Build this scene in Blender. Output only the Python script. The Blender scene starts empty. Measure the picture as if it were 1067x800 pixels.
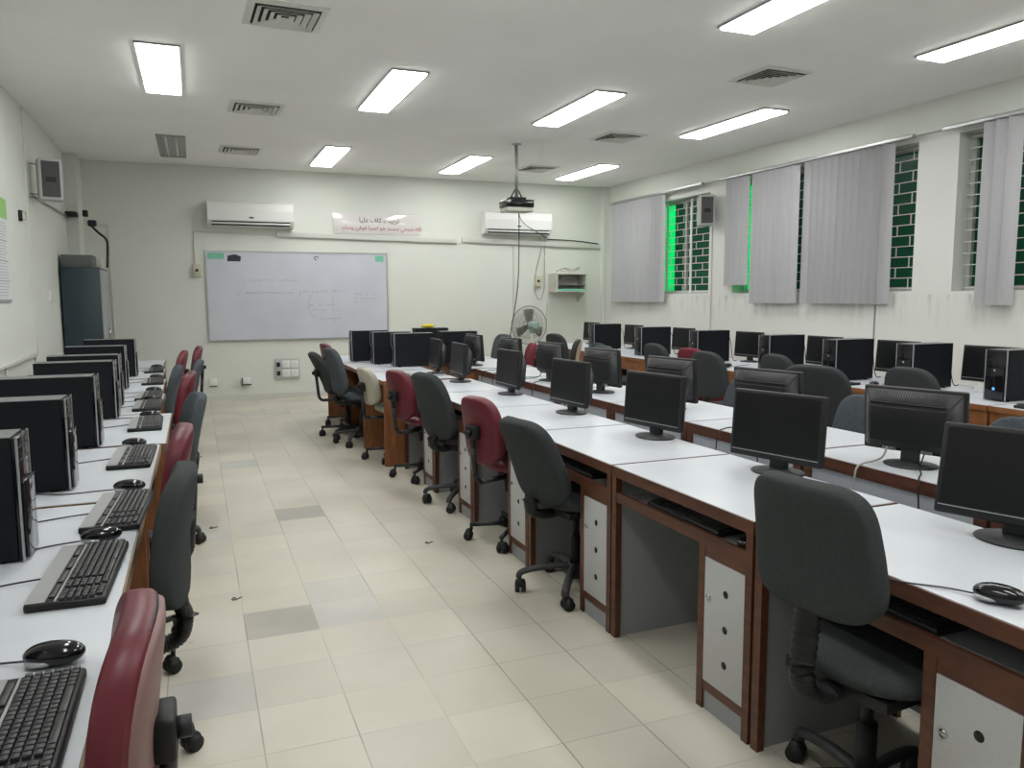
import bpy, bmesh, math, random
from math import sin, cos, pi, radians as rad
from mathutils import Matrix, Vector
random.seed(7)
SC = bpy.context.scene
COL = SC.collection

# ------------------------------------------------------------------ camera, world, exposure
FPX = 817.24
YAW, PITCH, ROLL, EYE = 0.382116536, -0.110314833, 0.00417919899, 1.46
cam_d = bpy.data.cameras.new('camera'); cam = bpy.data.objects.new('camera', cam_d); COL.objects.link(cam)
cam_d.sensor_width = 36.0; cam_d.lens = FPX / 1067.0 * 36.0
cam_d.clip_start = 0.02
_f = Vector((sin(YAW)*cos(PITCH), cos(YAW)*cos(PITCH), sin(PITCH)))
_r = Vector((cos(YAW), -sin(YAW), 0)); _d = _f.cross(_r)
_r2 = cos(ROLL)*_r + sin(ROLL)*_d; _d2 = -sin(ROLL)*_r + cos(ROLL)*_d
cam.matrix_world = Matrix(((_r2.x, -_d2.x, -_f.x, 0), (_r2.y, -_d2.y, -_f.y, 0), (_r2.z, -_d2.z, -_f.z, EYE), (0, 0, 0, 1)))
SC.camera = cam
w = bpy.data.worlds.new('sky'); SC.world = w; w.use_nodes = True
w.node_tree.nodes['Background'].inputs[0].default_value = (0.85, 0.95, 1.0, 1)
w.node_tree.nodes['Background'].inputs[1].default_value = 1.6
SC.view_settings.view_transform = 'Standard'
try: SC.view_settings.look = 'None'
except Exception: pass
SC.view_settings.gamma = 1.0
SC.view_settings.use_curve_mapping = False
SC.view_settings.exposure = 0.0
LAMP = 21.5

# ------------------------------------------------------------------ materials
def mat(name, col, rough=0.5, metal=0.0, noise=0.0, nscale=30.0, col2=None, bump=0.0, bscale=200.0, spec=0.5, coat=0.0, stretch=None, trans=None):
    m = bpy.data.materials.new(name); m.use_nodes = True
    nt = m.node_tree; b = nt.nodes['Principled BSDF']
    b.inputs['Base Color'].default_value = (*col, 1)
    b.inputs['Roughness'].default_value = rough
    b.inputs['Metallic'].default_value = metal
    b.inputs['Specular IOR Level'].default_value = spec
    b.inputs['Coat Weight'].default_value = coat
    tc = nt.nodes.new('ShaderNodeTexCoord')
    src = tc.outputs['Object']
    if stretch:
        mp = nt.nodes.new('ShaderNodeMapping'); mp.inputs['Scale'].default_value = stretch
        nt.links.new(src, mp.inputs['Vector']); src = mp.outputs['Vector']
    if noise or col2:
        n = nt.nodes.new('ShaderNodeTexNoise'); n.inputs['Scale'].default_value = nscale; n.inputs['Detail'].default_value = 4
        nt.links.new(src, n.inputs['Vector'])
        mx = nt.nodes.new('ShaderNodeMix'); mx.data_type = 'RGBA'
        c2 = col2 if col2 else tuple(c*(1-noise) for c in col)
        mx.inputs['A'].default_value = (*col, 1); mx.inputs['B'].default_value = (*c2, 1)
        rp = nt.nodes.new('ShaderNodeMapRange'); rp.inputs['From Min'].default_value = .35; rp.inputs['From Max'].default_value = .7
        nt.links.new(n.outputs['Fac'], rp.inputs['Value'])
        nt.links.new(rp.outputs['Result'], mx.inputs['Factor'])
        nt.links.new(mx.outputs['Result'], b.inputs['Base Color'])
    if bump:
        n2 = nt.nodes.new('ShaderNodeTexNoise'); n2.inputs['Scale'].default_value = bscale
        nt.links.new(src, n2.inputs['Vector'])
        bp = nt.nodes.new('ShaderNodeBump'); bp.inputs['Strength'].default_value = bump; bp.inputs['Distance'].default_value = .002
        nt.links.new(n2.outputs['Fac'], bp.inputs['Height']); nt.links.new(bp.outputs['Normal'], b.inputs['Normal'])
    return m
def emit(name, col, s):
    m = bpy.data.materials.new(name); m.use_nodes = True; nt = m.node_tree; nt.nodes.clear()
    e = nt.nodes.new('ShaderNodeEmission'); e.inputs[0].default_value = (*col, 1); e.inputs[1].default_value = s
    o = nt.nodes.new('ShaderNodeOutputMaterial'); nt.links.new(e.outputs[0], o.inputs[0]); return m

M = dict(
 laminate=mat('white_laminate', (.57,.60,.645), .36, noise=.10, nscale=3, spec=.4),
 redwood=mat('red_brown_wood', (.115,.038,.018), .42, col2=(.055,.018,.009), nscale=14, stretch=(6,.7,3)),
 brownwood=mat('orange_brown_board', (.27,.105,.035), .5, col2=(.17,.06,.02), nscale=10, stretch=(5,1,.7)),
 tanwood=mat('tan_edge_wood', (.22,.145,.08), .5, col2=(.14,.085,.045), nscale=10, stretch=(4,1,1)),
 greypanel=mat('grey_panel', (.30,.315,.33), .55, noise=.12, nscale=260),
 doorgrey=mat('pale_grey_door', (.50,.51,.52), .5, noise=.10, nscale=200),
 bluepanel=mat('blue_grey_panel', (.42,.45,.50), .5, noise=.08, nscale=40),
 hole=mat('dark_hole', (.012,.01,.008), .8),
 charcoal=mat('charcoal_fabric', (.047,.054,.056), .95, noise=.15, nscale=90, bump=.5, bscale=900, spec=.2),
 slate=mat('slate_blue_fabric', (.075,.088,.10), .95, noise=.25, nscale=40, bump=.4, bscale=900, spec=.2),
 maroon=mat('maroon_vinyl', (.135,.018,.030), .42, noise=.3, nscale=9, bump=.3, bscale=30, spec=.4),
 maroonlight=mat('dusty_pink_backing', (.22,.125,.12), .55, noise=.15, nscale=8),
 redfabric=mat('dark_red_fabric', (.16,.022,.035), .85, noise=.25, nscale=40, spec=.25),
 beige=mat('beige_vinyl', (.42,.40,.33), .6, noise=.15, nscale=12),
 blackplastic=mat('black_plastic', (.012,.013,.014), .5, noise=.2, nscale=50, spec=.35),
 dustyplastic=mat('dusty_black_plastic', (.032,.034,.037), .55, noise=.35, nscale=14),
 glossblack=mat('gloss_black', (.007,.007,.009), .12),
 screen=mat('dark_screen', (.007,.008,.009), .4, spec=.25),
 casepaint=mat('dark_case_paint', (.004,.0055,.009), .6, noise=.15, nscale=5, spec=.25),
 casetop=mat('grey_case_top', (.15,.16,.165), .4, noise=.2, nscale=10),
 silver=mat('silver_plastic', (.42,.43,.45), .32, metal=.5),
 stripgrey=mat('brushed_grey_strip', (.33,.335,.34), .4, metal=.2),
 chrome=mat('chrome', (.5,.5,.5), .2, metal=1),
 steel=mat('black_steel', (.018,.018,.02), .4, metal=.2),
 key=mat('black_keys', (.035,.037,.039), .45, noise=.3, nscale=80),
 white=mat('white_plastic', (.72,.73,.71), .35),
 offwhite=mat('off_white_plastic', (.55,.54,.48), .5, noise=.1, nscale=10),
 ivory=mat('ivory_plastic', (.50,.48,.38), .5),
 trunk=mat('painted_trunking', (.56,.57,.53), .5),
 darkslot=mat('dark_slot', (.02,.02,.02), .7),
 whiteboard=mat('whiteboard', (.56,.58,.65), .3, col2=(.50,.52,.59), nscale=1.6, coat=.2),
 faintink=mat('faded_ink', (.33,.34,.42), .5),
 aluminium=mat('aluminium', (.45,.46,.46), .35, metal=.7, noise=.15, nscale=12),
 green=mat('green_sticker', (.18,.50,.36), .6), blackink=mat('black_ink', (.02,.02,.025), .6), redink=mat('red_ink', (.38,.05,.10), .6),
 signbase=mat('glossy_sign', (.66,.64,.63), .12, coat=.5),
 speakergrey=mat('speaker_grey', (.09,.085,.09), .8, noise=.3, nscale=200), speakercase=mat('speaker_case', (.45,.46,.46), .5),
 teal=mat('dark_blue_enamel', (.022,.047,.060), .45, noise=.2, nscale=3), tealgrey=mat('grey_green_card', (.12,.135,.13), .6, noise=.15, nscale=6),
 steelgrey=mat('grey_enamel', (.30,.31,.31), .4),
 fangreen=mat('fan_motor_green', (.22,.31,.28), .45), fanblade=mat('fan_blade', (.32,.32,.28), .5), fanwire=mat('fan_wire', (.045,.04,.03), .5),
 vent=mat('vent_grey', (.68,.68,.64), .5, noise=.1, nscale=20),
 cord=mat('black_cord', (.012,.012,.013), .5), greycord=mat('grey_cord', (.35,.36,.33), .5), lightcord=mat('pale_cord', (.5,.5,.47), .5),
 yellow=mat('yellow_cloth', (.62,.52,.03), .8), blueled=emit('blue_led', (.15,.45,1), 1.4), poster=mat('poster_paper', (.62,.65,.66), .4),
 posterink=mat('poster_ink', (.33,.36,.36), .6), postergreen=mat('poster_green', (.25,.48,.14), .5),
 grille=mat('white_grille_paint', (.70,.73,.70), .5), winframe=mat('window_frame_paint', (.45,.46,.43), .5),
 torn=mat('torn_foam', (.42,.33,.24), .9), cardboard=mat('carton', (.40,.39,.36), .8), debris=mat('paper_scrap', (.12,.11,.09), .8),
)
M['lamp'] = emit('lamp_diffuser', (1.0, 1.0, .97), LAMP)
def lampmat_reflector(): return mat('lamp_reflector', (.33,.34,.33), .35, metal=.3)
M['reflector'] = lampmat_reflector()

def wall_material(name, col, dirt=0.0, zlo=0, zhi=0):
    m = mat(name, col, .6, noise=.05, nscale=1.3)
    nt = m.node_tree; b = nt.nodes['Principled BSDF']
    if dirt:   # rain and hand grime streaks in a band under the blinds
        src = b.inputs['Base Color'].links[0].from_socket
        tc = nt.nodes.new('ShaderNodeTexCoord'); mp = nt.nodes.new('ShaderNodeMapping'); mp.inputs['Scale'].default_value = (1, 6, .9)
        n = nt.nodes.new('ShaderNodeTexNoise'); n.inputs['Scale'].default_value = 2.2; n.inputs['Detail'].default_value = 6
        nt.links.new(tc.outputs['Object'], mp.inputs[0]); nt.links.new(mp.outputs[0], n.inputs['Vector'])
        sp = nt.nodes.new('ShaderNodeSeparateXYZ'); nt.links.new(tc.outputs['Object'], sp.inputs[0])
        band = nt.nodes.new('ShaderNodeMapRange'); band.inputs['From Min'].default_value = zlo; band.inputs['From Max'].default_value = zhi
        nt.links.new(sp.outputs['Z'], band.inputs['Value'])
        up = nt.nodes.new('ShaderNodeMath'); up.operation = 'LESS_THAN'; up.inputs[1].default_value = zhi+.03; nt.links.new(sp.outputs['Z'], up.inputs[0])
        rp = nt.nodes.new('ShaderNodeMapRange'); rp.inputs['From Min'].default_value = .48; rp.inputs['From Max'].default_value = .75
        nt.links.new(n.outputs['Fac'], rp.inputs['Value'])
        a = nt.nodes.new('ShaderNodeMath'); a.operation = 'MULTIPLY'; nt.links.new(rp.outputs[0], a.inputs[0]); nt.links.new(band.outputs[0], a.inputs[1])
        a2 = nt.nodes.new('ShaderNodeMath'); a2.operation = 'MULTIPLY'; nt.links.new(a.outputs[0], a2.inputs[0]); nt.links.new(up.outputs[0], a2.inputs[1])
        a3 = nt.nodes.new('ShaderNodeMath'); a3.operation = 'MULTIPLY'; a3.inputs[1].default_value = dirt; nt.links.new(a2.outputs[0], a3.inputs[0])
        mx = nt.nodes.new('ShaderNodeMix'); mx.data_type = 'RGBA'; nt.links.new(src, mx.inputs['A']); mx.inputs['B'].default_value = (.16,.14,.10,1)
        nt.links.new(a3.outputs[0], mx.inputs['Factor']); nt.links.new(mx.outputs['Result'], b.inputs['Base Color'])
    return m
M['wall'] = wall_material('wall_paint', (.66,.68,.63))
M['wallright'] = wall_material('wall_paint_stained', (.70,.71,.68), .42, 1.12, 1.44)
M['ceiling'] = mat('ceiling_paint', (.90,.90,.88), .85, noise=.04, nscale=1.2)

def floor_mat(name, c1, c2, lines=True):
    m = bpy.data.materials.new(name); m.use_nodes = True; nt = m.node_tree; b = nt.nodes['Principled BSDF']
    tc = nt.nodes.new('ShaderNodeTexCoord')
    def N(t, **k):
        n = nt.nodes.new(t)
        for a, v in k.items(): setattr(n, a, v)
        return n
    big = N('ShaderNodeTexNoise'); big.inputs['Scale'].default_value = 1.6; big.inputs['Detail'].default_value = 5
    nt.links.new(tc.outputs['Object'], big.inputs['Vector'])
    mx = N('ShaderNodeMix', data_type='RGBA'); mx.inputs['A'].default_value = (*c1,1); mx.inputs['B'].default_value = (*c2,1)
    rp = N('ShaderNodeMapRange'); rp.inputs['From Min'].default_value = .35; rp.inputs['From Max'].default_value = .7
    nt.links.new(big.outputs['Fac'], rp.inputs['Value']); nt.links.new(rp.outputs[0], mx.inputs['Factor'])
    # per-tile tone
    mp = N('ShaderNodeMapping'); mp.inputs['Location'].default_value = (-.145/.3048, -3.418/.3048, 0); mp.inputs['Scale'].default_value = (1/.3048,)*3
    nt.links.new(tc.outputs['Object'], mp.inputs[0])
    fl = N('ShaderNodeVectorMath', operation='FLOOR'); nt.links.new(mp.outputs[0], fl.inputs[0])
    wn = N('ShaderNodeTexWhiteNoise', noise_dimensions='2D'); nt.links.new(fl.outputs[0], wn.inputs['Vector'])
    tr = N('ShaderNodeMapRange'); tr.inputs['To Min'].default_value = .93; tr.inputs['To Max'].default_value = 1.03
    nt.links.new(wn.outputs['Value'], tr.inputs['Value'])
    vm = N('ShaderNodeVectorMath', operation='SCALE'); nt.links.new(mx.outputs['Result'], vm.inputs[0]); nt.links.new(tr.outputs[0], vm.inputs['Scale'])
    # joints
    fr = N('ShaderNodeVectorMath', operation='FRACTION'); nt.links.new(mp.outputs[0], fr.inputs[0])
    sp = N('ShaderNodeSeparateXYZ'); nt.links.new(fr.outputs[0], sp.inputs[0])
    def edge(o, wd):
        a = N('ShaderNodeMath', operation='SUBTRACT'); a.inputs[1].default_value = .5; nt.links.new(o, a.inputs[0])
        c = N('ShaderNodeMath', operation='ABSOLUTE'); nt.links.new(a.outputs[0], c.inputs[0])
        d = N('ShaderNodeMath', operation='GREATER_THAN'); d.inputs[1].default_value = .5-wd; nt.links.new(c.outputs[0], d.inputs[0]); return d.outputs[0]
    ex, ey = edge(sp.outputs['X'], .009), edge(sp.outputs['Y'], .007)
    jn = N('ShaderNodeTexNoise'); jn.inputs['Scale'].default_value = 1.1; nt.links.new(tc.outputs['Object'], jn.inputs['Vector'])
    jr = N('ShaderNodeMapRange'); jr.inputs['From Min'].default_value = .40; jr.inputs['From Max'].default_value = .62; jr.inputs['To Min'].default_value = .12; jr.inputs['To Max'].default_value = .85
    nt.links.new(jn.outputs['Fac'], jr.inputs['Value'])
    mxx = N('ShaderNodeMath', operation='MAXIMUM'); nt.links.new(ex, mxx.inputs[0])
    h = N('ShaderNodeMath', operation='MULTIPLY'); h.inputs[1].default_value = .6; nt.links.new(ey, h.inputs[0]); nt.links.new(h.outputs[0], mxx.inputs[1])
    jm = N('ShaderNodeMath', operation='MULTIPLY'); nt.links.new(mxx.outputs[0], jm.inputs[0]); nt.links.new(jr.outputs[0], jm.inputs[1])
    m2 = N('ShaderNodeMix', data_type='RGBA'); nt.links.new(jm.outputs[0], m2.inputs['Factor']); nt.links.new(vm.outputs[0], m2.inputs['A']); m2.inputs['B'].default_value = (.20,.18,.15,1)
    # scattered spots
    vo = N('ShaderNodeTexNoise'); vo.inputs['Scale'].default_value = 9; vo.inputs['Detail'].default_value = 2; nt.links.new(tc.outputs['Object'], vo.inputs['Vector'])
    vr = N('ShaderNodeMapRange'); vr.inputs['From Min'].default_value = .74; vr.inputs['From Max'].default_value = .80; vr.inputs['To Max'].default_value = .5; nt.links.new(vo.outputs['Fac'], vr.inputs['Value'])
    m3 = N('ShaderNodeMix', data_type='RGBA'); nt.links.new(vr.outputs[0], m3.inputs['Factor']); nt.links.new(m2.outputs['Result'], m3.inputs['A']); m3.inputs['B'].default_value = (.22,.20,.16,1)
    nt.links.new(m3.outputs['Result'], b.inputs['Base Color'])
    b.inputs['Roughness'].default_value = .38; b.inputs['Specular IOR Level'].default_value = .35
    return m
M['floor'] = floor_mat('cream_floor_tiles', (.565,.54,.465), (.49,.46,.385))
M['floorgrey'] = floor_mat('grey_floor_tile', (.40,.385,.335), (.30,.29,.25))
M['floorpale'] = floor_mat('pale_grey_floor_tile', (.51,.50,.455), (.42,.41,.375))

def slat_mat():
    m = mat('blind_fabric', (.60,.595,.62), .8, noise=.10, nscale=120, spec=.2)
    nt = m.node_tree; b = nt.nodes['Principled BSDF']; o = nt.nodes['Material Output']
    t = nt.nodes.new('ShaderNodeBsdfTranslucent'); t.inputs[0].default_value = (.30,.36,.34,1)
    mx = nt.nodes.new('ShaderNodeMixShader'); mx.inputs[0].default_value = .25
    nt.links.new(b.outputs[0], mx.inputs[1]); nt.links.new(t.outputs[0], mx.inputs[2]); nt.links.new(mx.outputs[0], o.inputs[0]); return m
M['slat'] = slat_mat()
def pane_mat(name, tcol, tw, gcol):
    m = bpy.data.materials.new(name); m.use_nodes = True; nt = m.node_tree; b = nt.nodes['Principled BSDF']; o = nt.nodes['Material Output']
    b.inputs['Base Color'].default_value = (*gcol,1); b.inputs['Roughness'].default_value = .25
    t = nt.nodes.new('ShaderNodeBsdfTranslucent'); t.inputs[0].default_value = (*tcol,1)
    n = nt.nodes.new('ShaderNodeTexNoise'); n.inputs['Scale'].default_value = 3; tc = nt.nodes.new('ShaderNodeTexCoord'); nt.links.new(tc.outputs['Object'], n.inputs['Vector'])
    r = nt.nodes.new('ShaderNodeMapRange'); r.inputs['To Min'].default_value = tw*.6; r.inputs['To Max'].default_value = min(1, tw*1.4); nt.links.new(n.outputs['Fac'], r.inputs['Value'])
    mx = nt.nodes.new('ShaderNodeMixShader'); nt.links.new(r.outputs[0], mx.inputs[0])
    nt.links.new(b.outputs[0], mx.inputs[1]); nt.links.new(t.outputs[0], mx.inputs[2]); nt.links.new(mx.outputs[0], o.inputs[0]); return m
M['panebacklit'] = pane_mat('backlit_green_film', (.03,.95,.42), .9, (.02,.3,.15))  # one green film: its backlit stretch painted as a brighter colour
M['paneshaded'] = pane_mat('shaded_green_film', (.01,.20,.10), .34, (.010,.10,.055))  # same film, the dark backdrop behind it put into its colour
def wire_mat():
    return M['fanwire']

# ------------------------------------------------------------------ mesh helpers
class B:
    def __init__(s): s.bm = bmesh.new(); s.mats = []; s.cur = 0; s.sm = False
    def use(s, m):
        if m not in s.mats: s.mats.append(m)
        s.cur = s.mats.index(m); return s
    def _new(s, faces, smooth):
        for f in faces: f.material_index = s.cur; f.smooth = smooth
    def box(s, x0, x1, y0, y1, z0, z1, bev=0, T=None, seg=2):
        t = bmesh.new(); bmesh.ops.create_cube(t, size=1)
        for v in t.verts: v.co = Vector(((x0+x1)/2+v.co.x*(x1-x0), (y0+y1)/2+v.co.y*(y1-y0), (z0+z1)/2+v.co.z*(z1-z0)))
        if bev: bmesh.ops.bevel(t, geom=t.edges[:], offset=bev, segments=seg, affect='EDGES', profile=.5)
        s.merge(t, T, bool(bev)); return s
    def merge(s, t, T=None, smooth=False):
        if T is not None: bmesh.ops.transform(t, matrix=T, verts=t.verts)
        mp = {v: s.bm.verts.new(v.co) for v in t.verts}; fs = []
        for f in t.faces:
            try: fs.append(s.bm.faces.new([mp[v] for v in f.verts]))
            except ValueError: pass
        s._new(fs, smooth); t.free(); return s
    def tube(s, pts, r, n=8, rr=None, smooth=True, flat=1.0, caps=True):
        pts = [Vector(p) for p in pts]; rings = []; up = Vector((0,0,1))
        for i, p in enumerate(pts):
            a = pts[max(i-1,0)]; c = pts[min(i+1,len(pts)-1)]; d = (c-a).normalized()
            u = d.cross(up)
            if u.length < .05: u = d.cross(Vector((0,1,0)))
            u.normalize(); v = u.cross(d).normalized(); q = rr[i] if rr else r
            rings.append([s.bm.verts.new(p + u*cos(2*pi*k/n)*q + v*sin(2*pi*k/n)*q*flat) for k in range(n)])
        fs = []
        for i in range(len(rings)-1):
            for k in range(n): fs.append(s.bm.faces.new((rings[i][k], rings[i][(k+1)%n], rings[i+1][(k+1)%n], rings[i+1][k])))
        if caps: fs.append(s.bm.faces.new(rings[0][::-1])); fs.append(s.bm.faces.new(rings[-1]))
        s._new(fs, smooth); return s
    def cyl(s, p, q, r, n=16, r2=None, smooth=True): return s.tube([p, q], r, n, rr=[r, r if r2 is None else r2], smooth=smooth)
    def lathe(s, prof, n=20, T=None, smooth=True):
        t = bmesh.new(); rings = []
        for (r, z) in prof: rings.append([t.verts.new((r*cos(2*pi*k/n), r*sin(2*pi*k/n), z)) for k in range(n)])
        for i in range(len(rings)-1):
            for k in range(n): t.faces.new((rings[i][k], rings[i][(k+1)%n], rings[i+1][(k+1)%n], rings[i+1][k]))
        t.faces.new(rings[0][::-1]); t.faces.new(rings[-1]); s.merge(t, T, smooth); return s
    def pad(s, w, h, t, eo=.6, ep=.55, n=36, k=11, T=None, bend=0.0, taper=0.0, bendz=0.0):
        """rounded cushion: width along y, height along z, thickness along x"""
        g = lambda a, e: (abs(a)**e)*(1 if a >= 0 else -1)
        b = bmesh.new(); rings = []
        for j in range(1, k):
            ph = -pi/2 + pi*j/k; cp = abs(cos(ph))**ep; x = t/2*g(sin(ph), ep*1.3)
            ring = []
            for i in range(n):
                th = 2*pi*i/n; y = w/2*cp*g(cos(th), eo); z = h/2*cp*g(sin(th), eo)
                y *= 1 - taper*(z/h+.0)
                ring.append(b.verts.new((x + bend*(y/(w/2))**2 + bendz*(z/(h/2))**2, y, z)))
            rings.append(ring)
        for a in range(len(rings)-1):
            for i in range(n): b.faces.new((rings[a][i], rings[a][(i+1)%n], rings[a+1][(i+1)%n], rings[a+1][i]))
        for e, ring in ((0, rings[0]), (1, rings[-1])):
            c = b.verts.new((sum(v.co.x for v in ring)/n*1.0, 0, 0))
            for i in range(n):
                q = (ring[(i+1)%n], ring[i], c) if e == 0 else (ring[i], ring[(i+1)%n], c)
                b.faces.new(q)
        s.merge(b, T, True); return s
    def prism(s, poly, y0, y1, T=None, axis='y', smooth=False):
        t = bmesh.new()
        P = (lambda a, b_, c: (a, c, b_)) if axis == 'y' else ((lambda a, b_, c: (a, b_, c)) if axis == 'z' else (lambda a, b_, c: (c, a, b_)))
        v0 = [t.verts.new(P(a, b_, y0)) for a, b_ in poly]; v1 = [t.verts.new(P(a, b_, y1)) for a, b_ in poly]; n = len(poly)
        for i in range(n): t.faces.new((v0[i], v0[(i+1)%n], v1[(i+1)%n], v1[i]))
        t.faces.new(v0[::-1]); t.faces.new(v1); s.merge(t, T, smooth); return s
    def obj(s, name, parent=None, loc=None, rot=None):
        bmesh.ops.recalc_face_normals(s.bm, faces=s.bm.faces)
        me = bpy.data.meshes.new(name); s.bm.to_mesh(me); s.bm.free()
        for m in s.mats: me.materials.append(M[m])
        o = bpy.data.objects.new(name, me); COL.objects.link(o)
        if parent: o.parent = parent
        if loc: o.location = loc
        if rot is not None: o.rotation_euler = rot
        return o
def bld(m): return B().use(m)
def box(name, m, x0, x1, y0, y1, z0, z1, parent=None, bev=0): return bld(m).box(x0,x1,y0,y1,z0,z1,bev).obj(name, parent)
def thing(name, label, cat, loc=(0,0,0), rz=0, group=None):
    o = bpy.data.objects.new(name, None); COL.objects.link(o); o.empty_display_size = .1
    o.location = loc; o.rotation_euler = (0,0,rz); tag(o, label, cat, group); return o
def tag(o, label, cat, group=None):
    o['label'] = label; o['category'] = cat
    if group: o['group'] = group
    return o
def struct(o): o['kind'] = 'structure'; return o
def copy_tree(o, parent=None):
    c = o.copy(); COL.objects.link(c); c.parent = parent
    for ch in list(o.children):
        if ch.get('_own'): continue
        copy_tree(ch, c)
    return c
PROTO = {}
def instance(key, maker, label, cat, loc, rz=0, group=None):
    if key not in PROTO:
        o = maker(); PROTO[key] = o
    else: o = copy_tree(PROTO[key])
    o.location = loc; o.rotation_euler = (0,0,rz)
    tag(o, label, cat, group); return o
def arc(pts, n=10):
    """smooth path through points (Catmull-Rom)"""
    P = [Vector(p) for p in pts]; P = [P[0]*2-P[1]]+P+[P[-1]*2-P[-2]]; out = []
    for i in range(1, len(P)-2):
        for k in range(n):
            t = k/n; a, b, c, d = P[i-1], P[i], P[i+1], P[i+2]
            out.append(.5*((2*b)+(c-a)*t+(2*a-5*b+4*c-d)*t*t+(3*b-a-3*c+d)*t**3))
    out.append(P[-2]); return out
RY = lambda a: Matrix.Rotation(a, 4, 'Y')
RX = lambda a: Matrix.Rotation(a, 4, 'X')
RZ = lambda a: Matrix.Rotation(a, 4, 'Z')
TR = lambda *v: Matrix.Translation(v)

# ------------------------------------------------------------------ room
XL, XR, YB, YF, ZC = -1.46, 6.58, 11.93, -2.6, 3.285
def build_room():
    # floor as a grid of tiles so odd replacement tiles keep their own colour
    s = .3048; bm = bmesh.new(); me_m = ['floor', 'floorgrey', 'floorpale']
    i0, i1 = -7, 24; j0, j1 = -21, 29
    gx = [max(XL-.3, min(XR+.3, .145+s*i)) for i in range(i0, i1)]; gy = [max(YF-.3, min(YB+.3, 3.418+s*j)) for j in range(j0, j1)]
    vs = [[bm.verts.new((x, y, 0)) for y in gy] for x in gx]
    grey = {(0,0), (1,6)}; pale = {(1,0), (1,1), (-1,-2), (-1,5), (0,12)}; grey2 = {(1,22), (2,22), (4,22), (5,22)}
    for a in range(len(gx)-1):
        for b in range(len(gy)-1):
            f = bm.faces.new((vs[a][b], vs[a+1][b], vs[a+1][b+1], vs[a][b+1])); k = (a+i0, b+j0)
            f.material_index = 1 if k in grey else (2 if (k in pale or k in grey2) else 0)
    r = bmesh.ops.extrude_face_region(bm, geom=bm.faces[:]); 
    for v in [e for e in r['geom'] if isinstance(e, bmesh.types.BMVert)]: v.co.z = -.12
    bmesh.ops.recalc_face_normals(bm, faces=bm.faces)
    me = bpy.data.meshes.new('floor'); bm.to_mesh(me); bm.free()
    for m in me_m: me.materials.append(M[m])
    o = bpy.data.objects.new('floor', me); COL.objects.link(o); struct(o)
    struct(box('ceiling', 'ceiling', XL-.3, XR+.3, YF-.3, YB+.3, ZC, ZC+.15))
    struct(box('wall_left', 'wall', XL-.2, XL, YF, YB, 0, ZC))
    struct(box('wall_back', 'wall', XL-.2, XR+.25, YB, YB+.2, 0, ZC))
    struct(box('wall_front', 'wall', XL-.2, XR+.25, YF-.2, YF, 0, ZC))
    b = bld('wallright')
    wins = [(9.1, 11.55, 2.87), (5.77, 8.58, 2.94), (2.45, 5.33, 2.94), (-.9, 1.93, 2.94)]
    X2 = XR+.25
    b.box(XR, X2, YF, YB, 0, 1.5)
    b.box(XR, X2, YF, YB, 2.94, ZC)
    edges = [YB]+[v for wn in wins for v in (wn[1], wn[0])]+[YF]
    for k in range(0, len(edges), 2): b.box(XR, X2, edges[k+1], edges[k], 1.5, 2.94)
    b.box(XR, X2, 9.1, 11.55, 2.87, 2.94)
    struct(b.obj('wall_right'))
    struct(box('trim_1', 'wall', XL, -1.32, 11.45, YB, 0, ZC))
    struct(box('trim_2', 'wallright', 6.42, XR, 11.84, YB, 0, ZC))
    struct(box('trim_3', 'wall', XR-.05, XR, YF, 11.83, 2.995, ZC))      # shallow beam above the blinds
    struct(box('trim_4', 'wall', XL, XL+.012, 8.9, 10.4, 0, ZC))           # raised plaster strip of left wall
    struct(box('baseboard_back', 'trunk', -.9, 6.4, YB-.008, YB, 0, .07))
    for i, (y0, y1, zt) in enumerate(wins):
        build_window(i+1, y0, y1, 1.5, zt)
def build_window(n, y0, y1, z0, z1):
    e = bpy.data.objects.new('window_%d' % n, None); COL.objects.link(e); e.location = (XR+.2, (y0+y1)/2, z0); struct(e)
    W = (y1-y0)/2; H = z1-z0; fr = bld('winframe')
    g = .002
    fr.box(-.03,.03,-W+g,-W+.045,g,H-g); fr.box(-.03,.03,W-.045,W-g,g,H-g); fr.box(-.03,.03,-W+.045,W-.045,g,.045); fr.box(-.03,.03,-W+.045,W-.045,H-.045,H-g)
    nd = 3
    for k in range(1, nd): yy = -W + 2*W*k/nd; fr.box(-.025,.025,yy-.025,yy+.025,.045,H-.045)
    fr.obj('window_frame', e)
    split = {1: 10.24, 2: 8.02, 3: 9, 4: 9}[n] - (y0+y1)/2
    lo, hi = -W+.04, W-.04; split = max(lo, min(hi, split))
    if hi-split > .05: box('pane', 'panebacklit', .008,.016, split, hi, .03, H-.03, e)
    if split-lo > .05: box('pane', 'paneshaded', .008,.016, lo, split, .03, H-.03, e)
    # security grille in a brick-bond pattern
    gl = bld('grille'); t = .007; rows = 13; rh = (H-.06)/rows; cw = .32
    x = -.075
    for r in range(rows+1):
        z = .03 + r*rh; gl.box(x-.004, x+.004, -W+.01, W-.01, z-.004, z+.004)
        if r < rows:
            y = -W + (.0 if r % 2 else cw/2)
            while y < W:
                if -W+.02 < y < W-.02: gl.box(x-.004, x+.004, y-.004, y+.004, z, z+rh)
                y += cw
    k = .6
    while k < 2*W-.2:
        gl.box(x-.012, x+.004, -W+k-.018, -W+k+.018, .01, H-.01); k += .62
    gl.obj('grille', e)
build_room()

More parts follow.
